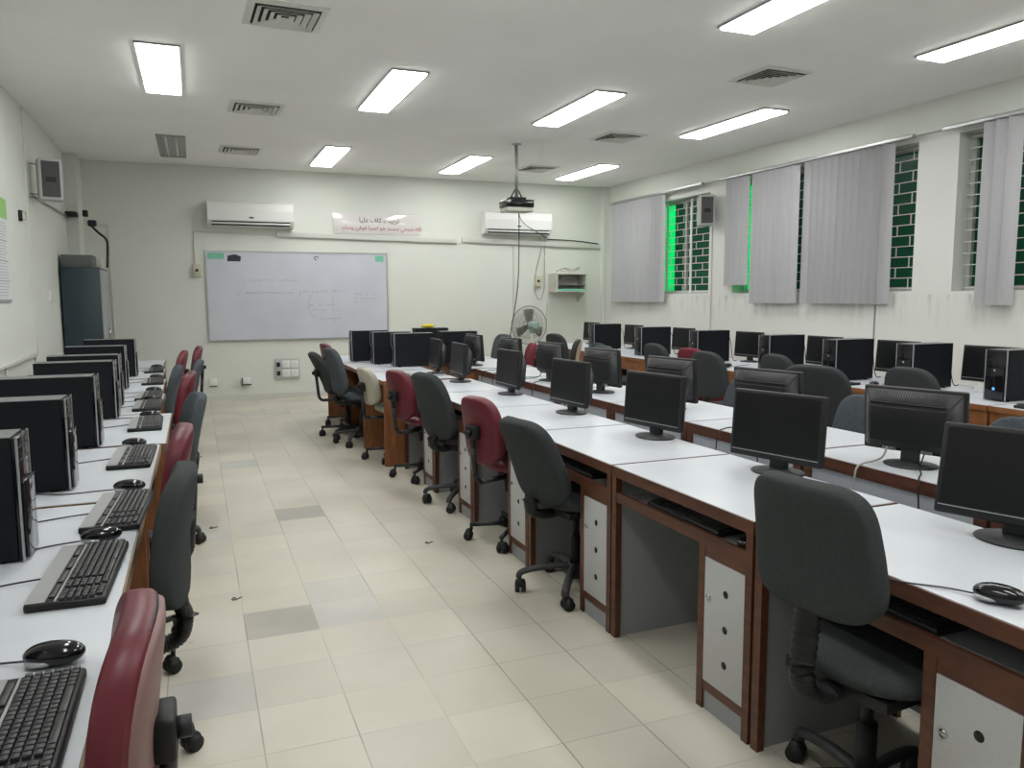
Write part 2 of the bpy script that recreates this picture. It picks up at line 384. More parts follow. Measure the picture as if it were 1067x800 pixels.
# ------------------------------------------------------------------ ceiling lights and vents
def troffer(lit):
    def mk():
        t = thing('ceiling_light', '', '')
        b = bld('steelgrey'); w_, l = .155, .72; h = .014
        b.box(-w_,-w_+.014,-l,l,-h,-.0005); b.box(w_-.014,w_,-l,l,-h,-.0005); b.box(-w_+.014,w_-.014,-l,-l+.014,-h,-.0005); b.box(-w_+.014,w_-.014,l-.014,l,-h,-.0005)
        b.obj('frame', t)
        if lit: box('dropped_diffuser', 'lamp', -w_+.014, w_-.014, -l+.014, l-.014, -.026, -.002, t, .008)  # shape dropped below the frame so its glowing sides brighten the ceiling
        else:
            r = bld('reflector'); r.box(-w_+.014, w_-.014, -l+.014, l-.014, -.003, -.001)
            for x in (-.1, 0, .1): r.prism([(x-.018,-.003),(x,-.012),(x+.018,-.003)], -l+.02, l-.02)
            r.obj('reflector', t)
            for x in (-.055, .055): bld('white').cyl((x,-.62,-.012),(x,.62,-.012),.010,10).obj('tube', t)
        return t
    return mk
LX = {'first': -.17, 'second': 1.70, 'third': 3.54, 'fourth': 5.37}
for row, y in (('back', 10.55), ('middle', 7.11), ('front', 3.93), ('rear', .6), ):
    for col, x in LX.items():
        lit = not (row == 'back' and col == 'first')
        side = {'first': 'nearest the left wall', 'second': 'second line from the left wall', 'third': 'third line from the left wall', 'fourth': 'line nearest the windows'}[col]
        where = {'back': 'back row by the whiteboard wall', 'middle': 'middle row of the ceiling', 'front': 'near row cut by the picture top', 'rear': 'row above the camera'}[row]
        lab = ('lit strip light, %s, %s' % (where, side)) if lit else 'unlit recessed ceiling light with bare reflector near the left wall'
        instance('light%d' % lit, troffer(lit), lab, 'ceiling light', (x + (.05 if (col=='fourth' and row=='back') else 0), y, ZC), rad(1) if col=='fourth' else 0, 'recessed strip lights in the ceiling')
def vent():
    t = thing('ceiling_vent', '', ''); w_ = .25
    def ring(b, a, c, z0, z1, z2):
        # sloping square louvre from half-size a (z0) to c (z1)
        for k in range(4):
            T = RZ(pi/2*k); tt = bmesh.new()
            P = [(-a,-a,z0),(a,-a,z0),(c,-c,z1),(-c,-c,z1),(-a,-a,z0+.004),(a,-a,z0+.004),(c,-c,z1+.004),(-c,-c,z1+.004)]
            v = [tt.verts.new(p) for p in P]
            for f in ((0,1,2,3),(7,6,5,4),(0,4,5,1),(1,5,6,2),(2,6,7,3),(3,7,4,0)): tt.faces.new([v[i] for i in f])
            b.merge(tt, T)
    b = bld('vent'); ring(b, w_, w_-.045, -.004, -.014, 0); b.obj('frame', t)
    box('backing', 'darkslot', -w_+.04, w_-.04, -w_+.04, w_-.04, -.003, -.0005, t)
    b = bld('vent')
    for k in range(4):
        a = .19 - k*.045; ring(b, a, a-.03, -.026+.002*k, -.008, 0)
    b.obj('louvre', t); return t
for (x, y, lab) in ((.63,5.5,'large square air vent at the top of the picture, left of centre'),(.63,8.17,'square air vent left of the second lit light, middle of ceiling'),(.61,10.5,'small far air vent beside the unlit light fitting'),
                    (4.55,5.5,'square air vent between the lights toward the windows, nearest one'),(4.6,8.15,'air vent just before the far light near the windows'),(4.62,10.5,'farthest air vent beside the projector pole')):
    instance('vent', vent, lab, 'air vent', (x, y, ZC), rad(1.5), 'square ceiling air vents')

# ------------------------------------------------------------------ things on the back wall
def ac(x, lab, z=2.63):
    def mk():
        t = thing('air_conditioner', '', ''); w_ = .575
        poly = [(0,-.18),(0,.17),(-.15,.175),(-.195,.15),(-.205,.05),(-.20,-.09),(-.15,-.165),(-.09,-.18)]
        tt = B().use('white'); tt.prism([(p[0], p[1]) for p in poly], -w_, w_, T=RZ(pi/2), axis='y'); tt.obj('casing', t)
        b = bld('darkslot'); b.box(-w_+.05, w_-.05, -.199, -.175, -.118, -.102); b.box(-w_+.05, w_-.05, -.182,-.13,-.160,-.146); b.obj('air_slot', t)
        bld('white').box(-w_+.05, w_-.05, -.205, -.17, -.142, -.122, .004).obj('flap', t)
        box('display', 'darkslot', -.03,.03,-.2045,-.198,-.06,-.04, t)
        return t
    return instance('ac', mk, lab, 'air conditioner', (x, YB, z), 0, 'wall air conditioners')
ac(.79, 'white split air conditioner on back wall above the whiteboard')
ac(4.85, 'white split air conditioner on back wall behind the projector', 2.63)
def wbd():
    t = thing('whiteboard', 'large whiteboard with faint writing and aluminium frame on back wall', 'whiteboard', (1.455, YB, 1.49)); W, H = 1.275, .62
    box('panel', 'whiteboard', -W, W, -.022, -.004, -H, H, t)
    f = bld('aluminium')
    f.box(-W-.015, W+.015, -.03, -.002, H, H+.02); f.box(-W-.015, W+.015, -.03, -.002, -H-.02, -H); f.box(-W-.015,-W,-.03,-.002,-H,H); f.box(W,W+.015,-.03,-.002,-H,H)
    f.obj('frame', t)
    box('sticker', 'green', -W+.01, -W+.23, -.0245, -.0225, H-.10, H-.015, t)['label'] = 'green label at the left end'
    box('sticker', 'green', W-.17, W-.04, -.0245, -.0225, H-.11, H-.02, t)['label'] = 'green label at the right end'
    # black sticker scribble
    s = bld('blackink'); r = random.Random(3)
    s.prism([(-W+.27,H-.13),(-W+.45,H-.13),(-W+.46,H-.06),(-W+.38,H-.03),(-W+.28,H-.05)], -.0245, -.0226)
    s.obj('black_sticker', t)
    bld('blackink').tube([(.235+.03*cos(a*.7), -.024, H-.07+.025*sin(a*.7)) for a in range(8)], .006, 5).obj('mark', t)
    g = bld('faintink')
    def scr(x0, z0, n, h=.03, wd=.045):
        for k in range(n):
            x = x0+k*wd*1.25
            if r.random() < .15: continue
            pts = [(x+wd*u*.9, -.0235, z0+h*(r.random()-.3)*(1 if u not in (0,1) else .4)) for u in (0,.25,.5,.75,1)]
            g.tube(arc(pts, 3), .0032, 4)
    scr(-.82,.22,14,.02); scr(-.88,.04,14,.035); scr(.02,.06,9,.035,.05); scr(.12,-.14,6,.03,.05); scr(.14,-.21,7,.02,.05); scr(.2,-.34,6,.03,.05); scr(.78,.02,6,.025,.045); scr(.78,-.04,6,.02,.045); scr(.78,-.1,2,.02,.045)
    g.tube(arc([(.16,-.0235,.02),(.1,-.0235,-.1),(.12,-.0235,-.25),(.2,-.0235,-.33)],5), .0028, 4); g.tube([(-.02,-.0235,.08),(-.02,-.0235,-.0)], .0028, 4)
    g.tube([(.45,-.0235,.0),(.47,-.0235,-.4),(.4,-.0235,-.42)], .002, 4)
    g.obj('faint_writing', t)
wbd()
def text_mesh(s, size, m, parent, loc, rot, name='lettering', ext=.0008, align='CENTER'):
    c = bpy.data.curves.new('t', 'FONT'); c.body = s; c.size = size; c.align_x = align; c.extrude = ext; c.resolution_u = 3
    o = bpy.data.objects.new('t', c); COL.objects.link(o)
    dg = bpy.context.evaluated_depsgraph_get(); me = bpy.data.meshes.new_from_object(o.evaluated_get(dg)); bpy.data.objects.remove(o); bpy.data.curves.remove(c)
    me.materials.clear(); me.materials.append(M[m]); me.name = name
    o = bpy.data.objects.new(name, me); COL.objects.link(o); o.parent = parent; o.location = loc; o.rotation_euler = rot; return o
def sign():
    t = thing('wall_sign', 'long glossy sign with black and red Urdu lettering between the air conditioners', 'sign', (2.61, YB, 2.56)); W, H = .66, .15
    bld('signbase').box(-W, W, -.012, -.002, -H, H, .004).obj('board', t)
    # joined Arabic letter shapes, given left to right in presentation forms
    import unicodedata
    l1 = '\uFE8E\uFEF4\uFEE0\uFECB \uFED1\uFE8E\uFEDB \uFE96\uFEF4\uFE91\uFEAE\uFE97'
    l2 = '\uFEE2\uFEE0\uFEB3\uFEED \uFEF2\uFED3\uFEEE\uFED3 \uFE8E\uFEF4\uFEBB\uFE8D \uFEEE\uFEEB \uFEAA\uFEE8\uFEB4\uFEE3 \uFEF2\uFEA4\uFE92\uFEB3 \uFEEA\uFEE0\uFEDF\uFE8D'
    text_mesh(l1, .100, 'blackink', t, (.03,-.0130,.025), (pi/2,0,0))
    text_mesh(l2, .083, 'redink', t, (.08,-.0130,-.085), (pi/2,0,0))
sign()
def trunking(name, pts, w_, h, lab, m='trunk'):
    b = bld(m)
    for a, c in zip(pts, pts[1:]):
        a, c = Vector(a), Vector(c); d = c-a; L = d.length; q = d.to_track_quat('X', 'Z').to_matrix().to_4x4()
        b.box(-.0, L, -h/2, h/2, -w_/2, w_/2, .003, T=TR(*a)@q)
    return tag(b.obj(name), lab, 'cable trunking')
# (x,z) on the back wall
trunking('cable_trunking', [(1.13,YB-.022,2.375),(3.86,YB-.022,2.335)], .07, .04, 'long white cable trunking under the Urdu sign on back wall')
trunking('cable_trunking', [(3.95,YB-.022,2.36),(6.4,YB-.022,2.30)], .075, .04, 'white cable trunking under the right air conditioner')
trunking('cable_conduit', [(.03,YB-.012,1.93),(.03,YB-.012,2.385)], .016, .016, 'thin white conduit rising from switch box left of whiteboard')
trunking('cable_conduit', [(.04,YB-.012,2.385),(1.12,YB-.012,2.37)], .016, .016, 'thin white conduit running above the whiteboard left half')
trunking('cable_conduit', [(4.83,YB-.012,2.30),(4.83,YB-.012,.1)], .03, .016, 'vertical white conduit on back wall behind the fan')
trunking('cable_conduit', [(-1.03,YB-.012,2.43),(-1.03,YB-.012,.6)], .022, .016, 'vertical conduit on back wall beside the steel cupboard')
trunking('cable_conduit', [(-1.3,YB-.012,2.45),(-1.04,YB-.012,2.435)], .022, .016, 'short horizontal conduit in the back left corner')
def swbox(x, z, lab, hz=.085, wx=.05):
    t = thing('switch_box', lab, 'switch', (x, YB, z))
    bld('ivory').box(-wx, wx, -.05, -.001, -hz, hz, .005).obj('casing', t)
    bld('blackplastic').cyl((0,-.051,.0),(0,-.058,.0),.022,12).obj('switch_knob', t)
swbox(.05, 1.85, 'beige switch box left of the whiteboard', .09, .055)
swbox(5.25, 1.72, 'beige switch box beside wall shelf under right air conditioner', .09, .055)
def sockets():
    t = thing('socket_panel', 'white panel with four sockets and two breakers under the whiteboard', 'socket panel', (1.225, YB, .43))
    bld('speakercase').box(-.175,.175,-.03,-.001,-.15,.15,.004).obj('back_plate', t)
    for z in (-.065,.065):
        for x in (-.02,.10):
            s = bld('white').box(x-.055,x+.055,-.04,-.029,z-.055,z+.055,.003).obj('socket', t)
            h = bld('darkslot')
            for (a, c) in ((-.016,-.01),(.016,-.01),(0,.016)): h.cyl((x+a,-.0395,z+c),(x+a,-.0412,z+c),.0045,8)
            h.obj('pin_hole', s)
        bld('blackplastic').box(-.155,-.105,-.045,-.029,z-.035,z+.03,.003).obj('breaker', t)
sockets()
for x, lab in ((.19,'small white socket low on back wall near left chairs'),(.64,'small white socket low on wall under the whiteboard, with dark plug')):
    t = thing('wall_socket', lab, 'socket', (x, YB, .27))
    bld('white').box(-.055,.055,-.03,-.001,-.05,.05,.004).obj('plate', t)
    h = bld('darkslot')
    if x > .5: h.box(-.06,-.045,-.045,-.03,-.055,.05); h.box(-.06,.07,-.045,-.03,-.062,-.045)
    else: h.box(-.05,.06,-.034,-.029,-.060,-.051)  # dark strip paints the shadow under the plate
    h.obj('plug' if x > .5 else 'painted_shadow', t)
def wallbox():
    t = thing('wall_shelf', 'grey open wall box shelf below right air conditioner', 'shelf', (5.72, YB, 1.69))
    W, H, D = .27, .15, .34
    b = bld('offwhite'); 
    b.box(-W,-W+.015,-D,-.002,-H,H); b.box(W-.015,W,-D,-.002,-H,H); b.box(-W+.015,W-.015,-D,-.002,H-.015,H); b.box(-W+.015,W-.015,-D,-.002,-H,-H+.015); b.box(-W+.015,W-.015,-.015,-.002,-H+.015,H-.015)
    b.obj('casing', t)
    box('shelf_board', 'steelgrey', -W+.015,W-.015,-D+.03,-.016,-.035,-.025, t)
    box('front_glass_edge', 'green', -W+.015,W-.015,-D+.02,-D+.024,-H+.018,-H+.05, t)
    bld('offwhite').prism([(-.002,-.16),(-.002,-.32),(-.28,-.16)], -W, -W+.014, T=RZ(pi/2), axis='y').obj('bracket', t)
wallbox()
c = tag(bld('lightcord').tube(arc([(5.5,YB-.2,1.875),(5.62,YB-.28,1.93),(5.78,YB-.2,1.90),(5.9,YB-.25,1.95),(5.85,YB-.12,1.88),(5.66,YB-.1,1.93),(5.58,YB-.25,1.88),(5.8,YB-.3,1.875)],6), .012, 6).obj('cable_bundle'), 'coil of pale cable lying on top of the wall box shelf', 'cable')
tag(bld('greycord').tube(arc([(5.28,YB-.03,2.44),(5.30,YB-.03,2.2),(5.22,YB-.03,1.9),(5.20,YB-.03,1.55),(5.28,YB-.03,1.42),(5.36,YB-.04,1.6),(5.36,YB-.05,2.0),(5.38,YB-.03,2.44)],6), .007, 5).obj('cable'), 'grey looped cable hanging from the right air conditioner', 'cable')
tag(bld('cord').tube(arc([(5.42,YB-.03,2.40),(5.9,YB-.045,2.385),(6.35,YB-.045,2.345)],6), .010, 5).obj('cable'), 'black cable lying along the trunking toward the window corner', 'cable')
tag(bld('lightcord').tube(arc([(5.42,YB-.03,1.4),(5.41,YB-.03,1.1),(5.4,YB-.03,.6)],4), .006, 5).obj('cable'), 'thin pale cable running down wall below the box shelf', 'cable')

# ------------------------------------------------------------------ left wall
def speaker(loc, rz, lab, wire=True):
    t = thing('wall_speaker', lab, 'speaker', loc, rz, 'wall speakers')
    b = bld('speakercase'); b.box(-.105,.105,-.06,.13,-.2,.2,.012); b.obj('cabinet', t)
    box('grille_cloth', 'speakergrey', -.078,.078,-.066,-.0595,-.172,.172, t)
    bld('blackplastic').box(-.045,.045,-.069,-.066,-.03,.02).obj('badge', t)
    return t
sp = speaker((-1.27,9.05,2.63), rad(14), 'white framed wall speaker high on the left wall')
bld('steel').tube([(-.10,.08,.15),(-.19,.02,.15),(-.19,.02,-.14),(-.10,.08,-.14)], .006, 6).obj('bracket', sp)
sp2 = speaker((6.40,8.93,2.60), rad(-25), 'grey wall speaker on the pier between the blinds')
bld('speakercase').box(.02,.14,.10,.16,-.05,.05).obj('bracket', sp2)
trunking('cable_conduit', [(XL+.03,8.95,2.466),(XL+.03,11.44,2.49)], .018, .018, 'dark conduit running from left speaker to the back corner', 'steelgrey')
trunking('cable_trunking', [(XL+.015,6.6,.915),(XL+.015,8.76,.925)], .035, .028, 'low horizontal trunking on left wall above the computers')
trunking('cable_conduit', [(XL+.012,8.72,.90),(XL+.012,8.72,.3)], .02, .02, 'vertical conduit dropping from low trunking, far one')
trunking('cable_conduit', [(XL+.012,7.45,.895),(XL+.012,7.45,.3)], .016, .02, 'vertical conduit dropping from low trunking, near one')
def poster():
    t = thing('poster', 'printed poster with green header on the left wall', 'poster', (XL, 7.45, 1.88))
    box('sheet', 'poster', .002,.006,-.46,.46,-.42,.42, t)
    box('green_header', 'postergreen', .0062,.0075,-.46,.46,.25,.42, t)
    b = bld('posterink'); r = random.Random(5)
    for k in range(26):
        z = .21-k*.024
        if k in (6,13,20): b.box(.0062,.0072,-.4,.40,z-.006,z+.004); continue
        b.box(.0062,.0070,-.4+.02*r.random(),.30+.1*r.random(),z-.002,z+.003)
    b.obj('printed_lines', t)
    box('hanging_rod', 'steelgrey', .002,.014,-.46,.40,-.445,-.422, t)
poster()
t = thing('wall_hook', 'small metal clamp and cable tail on left wall beside poster', 'hook', (XL, 8.5, 2.22))
bld('blackplastic').box(.001,.03,-.06,-.02,-.05,.05,.004).obj('clamp', t); bld('steelgrey').tube([(.02,-.02,.04),(.04,.06,.04),(.04,.06,-.03),(.02,-.02,-.03)],.005,6).obj('hook_wire', t)
t = thing('light_switch', 'white light switch on left wall near the steel cupboard', 'switch', (XL+.012, 9.72, 1.49))
bld('white').box(.001,.02,-.09,.09,-.06,.06,.004).obj('plate', t); bld('white').box(.02,.026,-.05,.05,-.03,.03,.002).obj('rocker', t)
def cupboard():
    t = thing('steel_cupboard', 'dark blue steel cupboard standing against the left wall corner', 'cupboard', (-1.232, 10.97, 0))
    bld('teal').box(-.205,.20,-.455,.455,.06,1.83,.004).obj('body', t)
    box('plinth', 'steel', -.19,.185,-.44,.44,0,.06, t)
    for s_ in (-1, 1):
        d = bld('steelgrey').box(.2005,.22,min(.005*s_,.445*s_),max(.005*s_,.445*s_),.08,1.80,.003).obj('door', t)
        bld('chrome').cyl((.235,.04*s_,.95),(.235,.04*s_,1.10),.008,8).obj('handle', d)
cupboard()
tag(bld('tealgrey').box(-1.43,-1.10,10.55,10.95,1.831,1.975,.004).obj('carton'), 'flat grey carton on top of the steel cupboard', 'carton')
tag(bld('offwhite').box(-1.22,-1.05,11.0,11.2,1.831,1.955,.004).obj('cardboard_box'), 'small off white box on top of cupboard near the corner', 'box')
t = thing('cable_joint', 'black cable clamps and junction in back left corner above cupboard', 'junction box', (-1.38, 11.30, 2.45))
bld('blackplastic').box(-.06,.07,-.1,.1,.03,.09,.01).obj('junction_cover', t)
bld('blackplastic').box(.12,.18,0,.08,.04,.12,.01).obj('clamp', t); bld('blackplastic').box(.17,.27,0,.09,-.08,0,.02).obj('gland', t)
tag(bld('cord').tube(arc([(-1.19,11.35,2.40),(-1.10,11.3,2.30),(-1.00,11.25,2.20),(-.99,11.2,2.05),(-1.0,11.15,1.85)],6), .015, 8).obj('thick_cable'), 'thick black cable curving down to cupboard top in left corner', 'cable')

# ------------------------------------------------------------------ right wall: rails and blinds
def blind(y0, y1, rail0, rail1, lab, groups, z0=1.375, ztop=2.965):
    t = thing('vertical_blind', lab, 'blind', (XR-.10, (y0+y1)/2, ztop), 0, 'grey vertical blinds')
    cy = (y0+y1)/2
    rl = bld('aluminium').box(-.03,.02, rail0-cy, rail1-cy, -.002,.035,.003).obj('head_rail', t)
    n = 0; me = None
    for (a, b_, ang, zb) in groups:
        k = max(1, round((b_-a)/.098)); step = (b_-a)/k
        for i in range(k):
            y = a+step*(i+.5)-cy; an = ang+random.uniform(-5,5)
            if me is None:
                s = bld('slat'); N = 6; w_ = .0585; H = ztop-z0; tt = bmesh.new(); rings = []
                for z in (-.004, -H):
                    ring = [tt.verts.new((.016*(1-(u/N*2-1)**2), w_*(u/N*2-1), z)) for u in range(N+1)] + [tt.verts.new((.016*(1-(u/N*2-1)**2)-.0018, w_*(u/N*2-1), z)) for u in range(N, -1, -1)]
                    rings.append(ring)
                L = len(rings[0])
                for q in range(L): tt.faces.new((rings[0][q], rings[0][(q+1)%L], rings[1][(q+1)%L], rings[1][q]))
                tt.faces.new(rings[0][::-1]); tt.faces.new(rings[1]); s.merge(tt, None, False)
                o = s.obj('slat', t); me = o.data
            else:
                o = bpy.data.objects.new('slat', me); COL.objects.link(o); o.parent = t
            o.location = (0, y, 0); o.rotation_euler = (random.uniform(-.006,.006), 0, rad(an)); o.scale = (1, 1, (ztop-zb)/(ztop-z0)); n += 1
    return t
blind(10.2, 11.6, 9.13, 11.6, 'grey vertical blind in the far corner of window wall', [(10.09,11.60,30,1.375)])
blind(5.98, 8.6, 5.74, 8.75, 'long grey vertical blind hanging over the middle window', [(5.98,7.17,32,1.375),(7.30,8.07,28,1.375),(8.165,8.60,18,1.60)])
blind(2.6, 5.12, 2.2, 5.42, 'grey vertical blind at the right edge of picture', [(2.6,4.5,30,1.375),(4.66,5.0,30,1.375)])
for y, lab in ((9.03,'vertical conduit on pier below right wall speaker'),):
    tag(bld('trunk').box(XR-.016, XR-.001, y-.01, y+.01, .8, 2.40).obj('cable_conduit'), lab, 'cable trunking')
tag(bld('steelgrey').box(XR-.010, XR-.001, 6.20, 6.215, .8, 1.36).obj('cable_conduit'), 'thin dark conduit line below the middle blind', 'cable trunking')
tag(bld('trunk').box(6.45, 6.464, 11.822, 11.838, .8, 2.95).obj('cable_conduit'), 'thin vertical conduit in the far right corner', 'cable trunking')

# ------------------------------------------------------------------ projector and its cables
def projector():
    t = thing('projector', 'black and white ceiling projector hanging on a pole', 'projector', (3.665, 8.95, 2.5))
    bld('offwhite').box(-.165,.165,-.13,.13,-.02,.03,.010).obj('lower_case', t)
    bld('glossblack').box(-.175,.175,-.14,.14,.03,.12,.012).obj('upper_case', t)
    bld('glossblack').cyl((.08,.135,.06),(.08,.16,.06),.03,16).obj('lens', t)
    p = bld('aluminium'); p.cyl((0,0,.155),(0,0,ZC-2.5-.012),.020,12); p.cyl((0,0,ZC-2.512),(0,0,ZC-2.5-.001),.06,16); p.obj('pole', t)
    m_ = bld('blackplastic'); m_.box(-.10,.10,-.07,.07,.12,.155,.004)
    for a in (-1,1): m_.tube([(0,0,.28),(a*.07,0,.16)],.008,6)
    m_.obj('mount', t)
projector()
tag(bld('cord').tube(arc([(3.72,9.02,2.53),(3.74,9.05,2.3),(3.74,9.1,1.6),(3.66,9.15,1.0),(3.62,9.2,.55)],6), .006, 6).obj('cable'), 'thin cable hanging from the projector down to the desks', 'cable')
tag(bld('cord').tube(arc([(3.68,9.0,2.78),(3.95,9.6,2.72),(4.6,11.0,2.58),(5.4,YB-.05,2.42)],6), .006, 6).obj('cable'), 'thin cable slanting from projector pole to back wall trunking', 'cable')

# ------------------------------------------------------------------ desks
def desk_grey(W, D=.61, cab=True):
    def mk():
        t = thing('computer_desk', '', ''); w_, d = W/2, D/2
        box('tabletop', 'laminate', -d+.006, d-.006, -w_+.006, w_-.006, .71, .75, t)
        b = bld('redwood'); b.box(-d,-d+.006,-w_,w_,.705,.748); b.box(d-.006,d,-w_,w_,.705,.748); b.box(-d+.006,d-.006,-w_,-w_+.006,.705,.748); b.box(-d+.006,d-.006,w_-.006,w_,.705,.748)
        b.obj('edge_band', t)
        for s_ in (-1,1):
            y0, y1 = (-w_+.004, -w_+.022) if s_ < 0 else (w_-.022, w_-.004)
            p = box('side_panel', 'greypanel', -d+.03, d-.02, y0, y1, 0, .705, t)
            y0, y1 = (-w_+.002, -w_+.036) if s_ < 0 else (w_-.036, w_-.002)
            box('front_post', 'redwood', -d+.002, -d+.03, y0, y1, 0, .705, t)
            box('back_post', 'redwood', d-.02, d-.001, y0 if s_ < 0 else y1-.05, y0+.05 if s_ < 0 else y1, 0, .705, t)
        box('back_panel', 'bluepanel', d-.018, d-.008, -w_+.05, w_-.05, .06, .694, t)
        box('back_rail', 'redwood', d-.02, d-.001, -w_+.05, w_-.05, .694, .705, t)
        tr = box('keyboard_tray', 'greypanel', -d+.012, d-.12, -w_+.036, w_-.036, .612, .626, t)
        box('tray_lip', 'redwood', -d+.004, -d+.022, -w_+.036, w_-.036, .598, .640, t)
        c0, c1 = -w_+.036, -w_+.285
        cb = bld('greypanel'); cb.box(-d+.03, d-.2, c1-.016, c1, .02, .60); cb.box(-d+.012,-d+.02, c0, c1-.03, 0, .074); cb.obj('cabinet', t)
        fr = bld('redwood'); fr.box(-d+.004,-d+.03, c1-.03, c1+.005, 0, .598); fr.box(-d+.006,-d+.022, c0, c1-.03, .560,.598); fr.box(-d+.006,-d+.024, c0, c1-.03, .074,.108); fr.obj('cabinet_frame', cb_ := t.children[-1])
        dr = bld('doorgrey').box(-d+.004,-d+.018, c0+.002, c1-.032, .110,.558,.001).obj('door', t)
        cy = (c0+c1-.03)/2-.01
        h = bld('hole')
        for z in (.46,.335,.21): h.cyl((-d+.0035,cy,z),(-d+.006,cy,z),.0135,16)
        h.obj('finger_hole', dr)
        bld('chrome').cyl((-d-.001,c1-.06,.42),(-d+.006,c1-.06,.42),.011,12).obj('lock', dr)
        sh = bld('greypanel').box(-.02, d-.03, c1, c1+.18, .31,.325).use('redwood').box(-.03,-.02,c1,c1+.18,.295,.327); sh.obj('inner_shelf', t)
        return t
    return mk
def desk_brown(W, D=.61, edge='brownwood', side='brownwood', apron=.12):
    def mk():
        t = thing('wooden_computer_table', '', ''); w_, d = W/2, D/2
        box('tabletop', 'laminate', -d+.006, d-.006, -w_+.005, w_-.005, .72, .75, t)
        b = bld(edge); b.box(-d,-d+.006,-w_,w_,.712,.748); b.box(d-.006,d,-w_,w_,.712,.748); b.box(-d+.006,d-.006,-w_,-w_+.005,.712,.748); b.box(-d+.006,d-.006,w_-.005,w_,.712,.748)
        b.obj('edge_band', t)
        for s_ in (-1,1):
            y0, y1 = (-w_+.004, -w_+.022) if s_ < 0 else (w_-.022, w_-.004)
            box('side_panel', side, -d+.01, d-.01, y0, y1, 0, .712, t)
        box('back_panel', side, d-.03, d-.012, -w_+.022, w_-.022, .12, .712, t)
        if apron:
            box('apron', side, -d+.012, -d+.028, -w_+.022, w_-.022, .712-apron, .712, t)
            for s_ in (-1,1):
                y0, y1 = (-w_+.022, -w_+.09) if s_ < 0 else (w_-.09, w_-.022)
                box('front_stile', side, -d+.012, -d+.028, y0, y1, 0, .712-apron, t)
        return t
    return mk
MX, D3X = 1.915, 2.875
seams = [1.03,1.955,2.88,3.79,4.71,5.60,6.50]
names_mid = ['at the right edge, behind the large charcoal chair','with empty kneehole in the picture centre','with the second charcoal chair tucked in','with the second maroon chair pulled up','behind the third charcoal chair','farthest of the grey ones, beside the wooden tables']
for i in range(6):
    a, b_ = seams[i], seams[i+1]; W = round(min(.915, b_-a-.006), 3)
    instance('dg%.3f' % W, desk_grey(W), 'white topped grey desk, middle row, '+names_mid[i], 'desk', (MX, (a+b_)/2, 0), 0, 'grey and brown computer desks in the middle row')
for i, (a, b_) in enumerate(((6.60,7.50),(7.52,8.62),(8.67,9.75))):
    instance('dbm%.2f' % (b_-a), desk_brown(b_-a-.01, .68, apron=0), 'orange-brown wooden table with white top, middle row far end, '+['behind the maroon chair','behind the beige chair','nearest the whiteboard wall'][i], 'desk', (1.80, (a+b_)/2, 0), 0, 'wooden tables at the far end of the middle row')
s3 = [.95,1.88,2.81,3.73,4.62,5.47,6.43,7.38]
for i in range(1, 7+0):
    a, b_ = s3[i], s3[i+1]; W = round(min(.915, b_-a-.006), 3)
    instance('dg%.3f' % W, desk_grey(W), 'white topped desk seen from behind, third row, '+['nearest the camera','second from camera','third from the camera','fourth from camera','fifth from camera','last grey one before the wooden tables'][i-1], 'desk', (D3X, (a+b_)/2, 0), pi, 'desks of the third row seen from behind')
instance('dg%.3f' % .915, desk_grey(.915), 'white topped desk cut off by right edge, third row', 'desk', (D3X, (s3[0]+s3[1])/2, 0), pi, 'desks of the third row seen from behind')
for i, (a, b_) in enumerate(((7.42,8.5),(8.54,9.65))):
    instance('db3', desk_brown(1.08, .68, 'redwood', apron=0), 'reddish wooden table, third row far end, '+['in front of the black tower','under the yellow cloth'][i], 'desk', (2.88, (a+b_)/2, 0), pi, 'wooden tables at the far end of the third row')
for i in range(7):
    a = 2.28+i*1.237
    lab = ['at the right picture edge','holding the tower with the blue light','second from the right edge','in middle of window row','under the red chair side tower','next to last toward the corner','in the far window corner'][i]
    instance('db4', desk_brown(1.227, .98, apron=.115), 'long orange-brown table with white top by window wall, '+lab, 'desk', (5.22, a+.6185, 0), 0, 'wooden tables along the window wall')
lt = [(-1.46,.78,-.19),(.79,3.025,-.19),(3.045,4.165,-.185),(4.17,5.305,-.16),(5.31,6.44,-.235),(6.46,7.58,-.26),(7.60,8.72,-.30),(8.74,9.98,-.34)]
for i, (a, b_, xe) in enumerate(lt):
    lab = ['beside the camera, outside the left edge','long one under the two nearest keyboards','between second and third towers','slightly pulled out, with the fifth keyboard','under the sixth keyboard','third from the far end','second from the far end','at far end by the cupboard'][i]
    instance('dl%.1f' % (b_-a), desk_brown(round(b_-a-.008, 3), .80, 'tanwood', 'brownwood', apron=0), 'white topped wooden table along left wall, '+lab, 'desk', (xe-.40, (a+b_)/2, 0), pi, 'tables along the left wall')

# ------------------------------------------------------------------ computers
def keyboard(short=False):
    t = thing('keyboard', '', '')
    bld('blackplastic').box(-.085,.085,-.23,.23,0,.020,.006).obj('body', t)
    s = bld('stripgrey').box(.042,.083,-.224,.224,.0195,.0215); s.box(-.001+.02,.024,-.224,.224,.0195,.0212); s.obj('silver_strip', t)
    k = bld('key')
    for j in range(4): k.box(.026,.038,-.20+j*.105,-.20+j*.105+.085,.0205,.0245,.001)
    for r in range(6):
        x = -.076+r*.0155; y = -.222
        while y < .215:
            wd = .016
            if r == 0 and -.15 < y < -.04: wd = .10
            if not (.075 < y < .088 or .135 < y < .148): k.box(x, x+.0122, y, y+wd-.0036, .0195,.0275,.0012)
            y += wd
    k.obj('keys', t)['kind'] = 'stuff'
    bld('cord').tube(arc([(.083,.02,.012),(.16,.02,.006),(.26,.05,.004),(.30,.12,.004)] if short else [(.083,.02,.012),(.16,.02,.006),(.26,.05,.004),(.36,.03,.004),(.5,.06,.004)],6), .0025, 5).obj('cable', t)
    return t
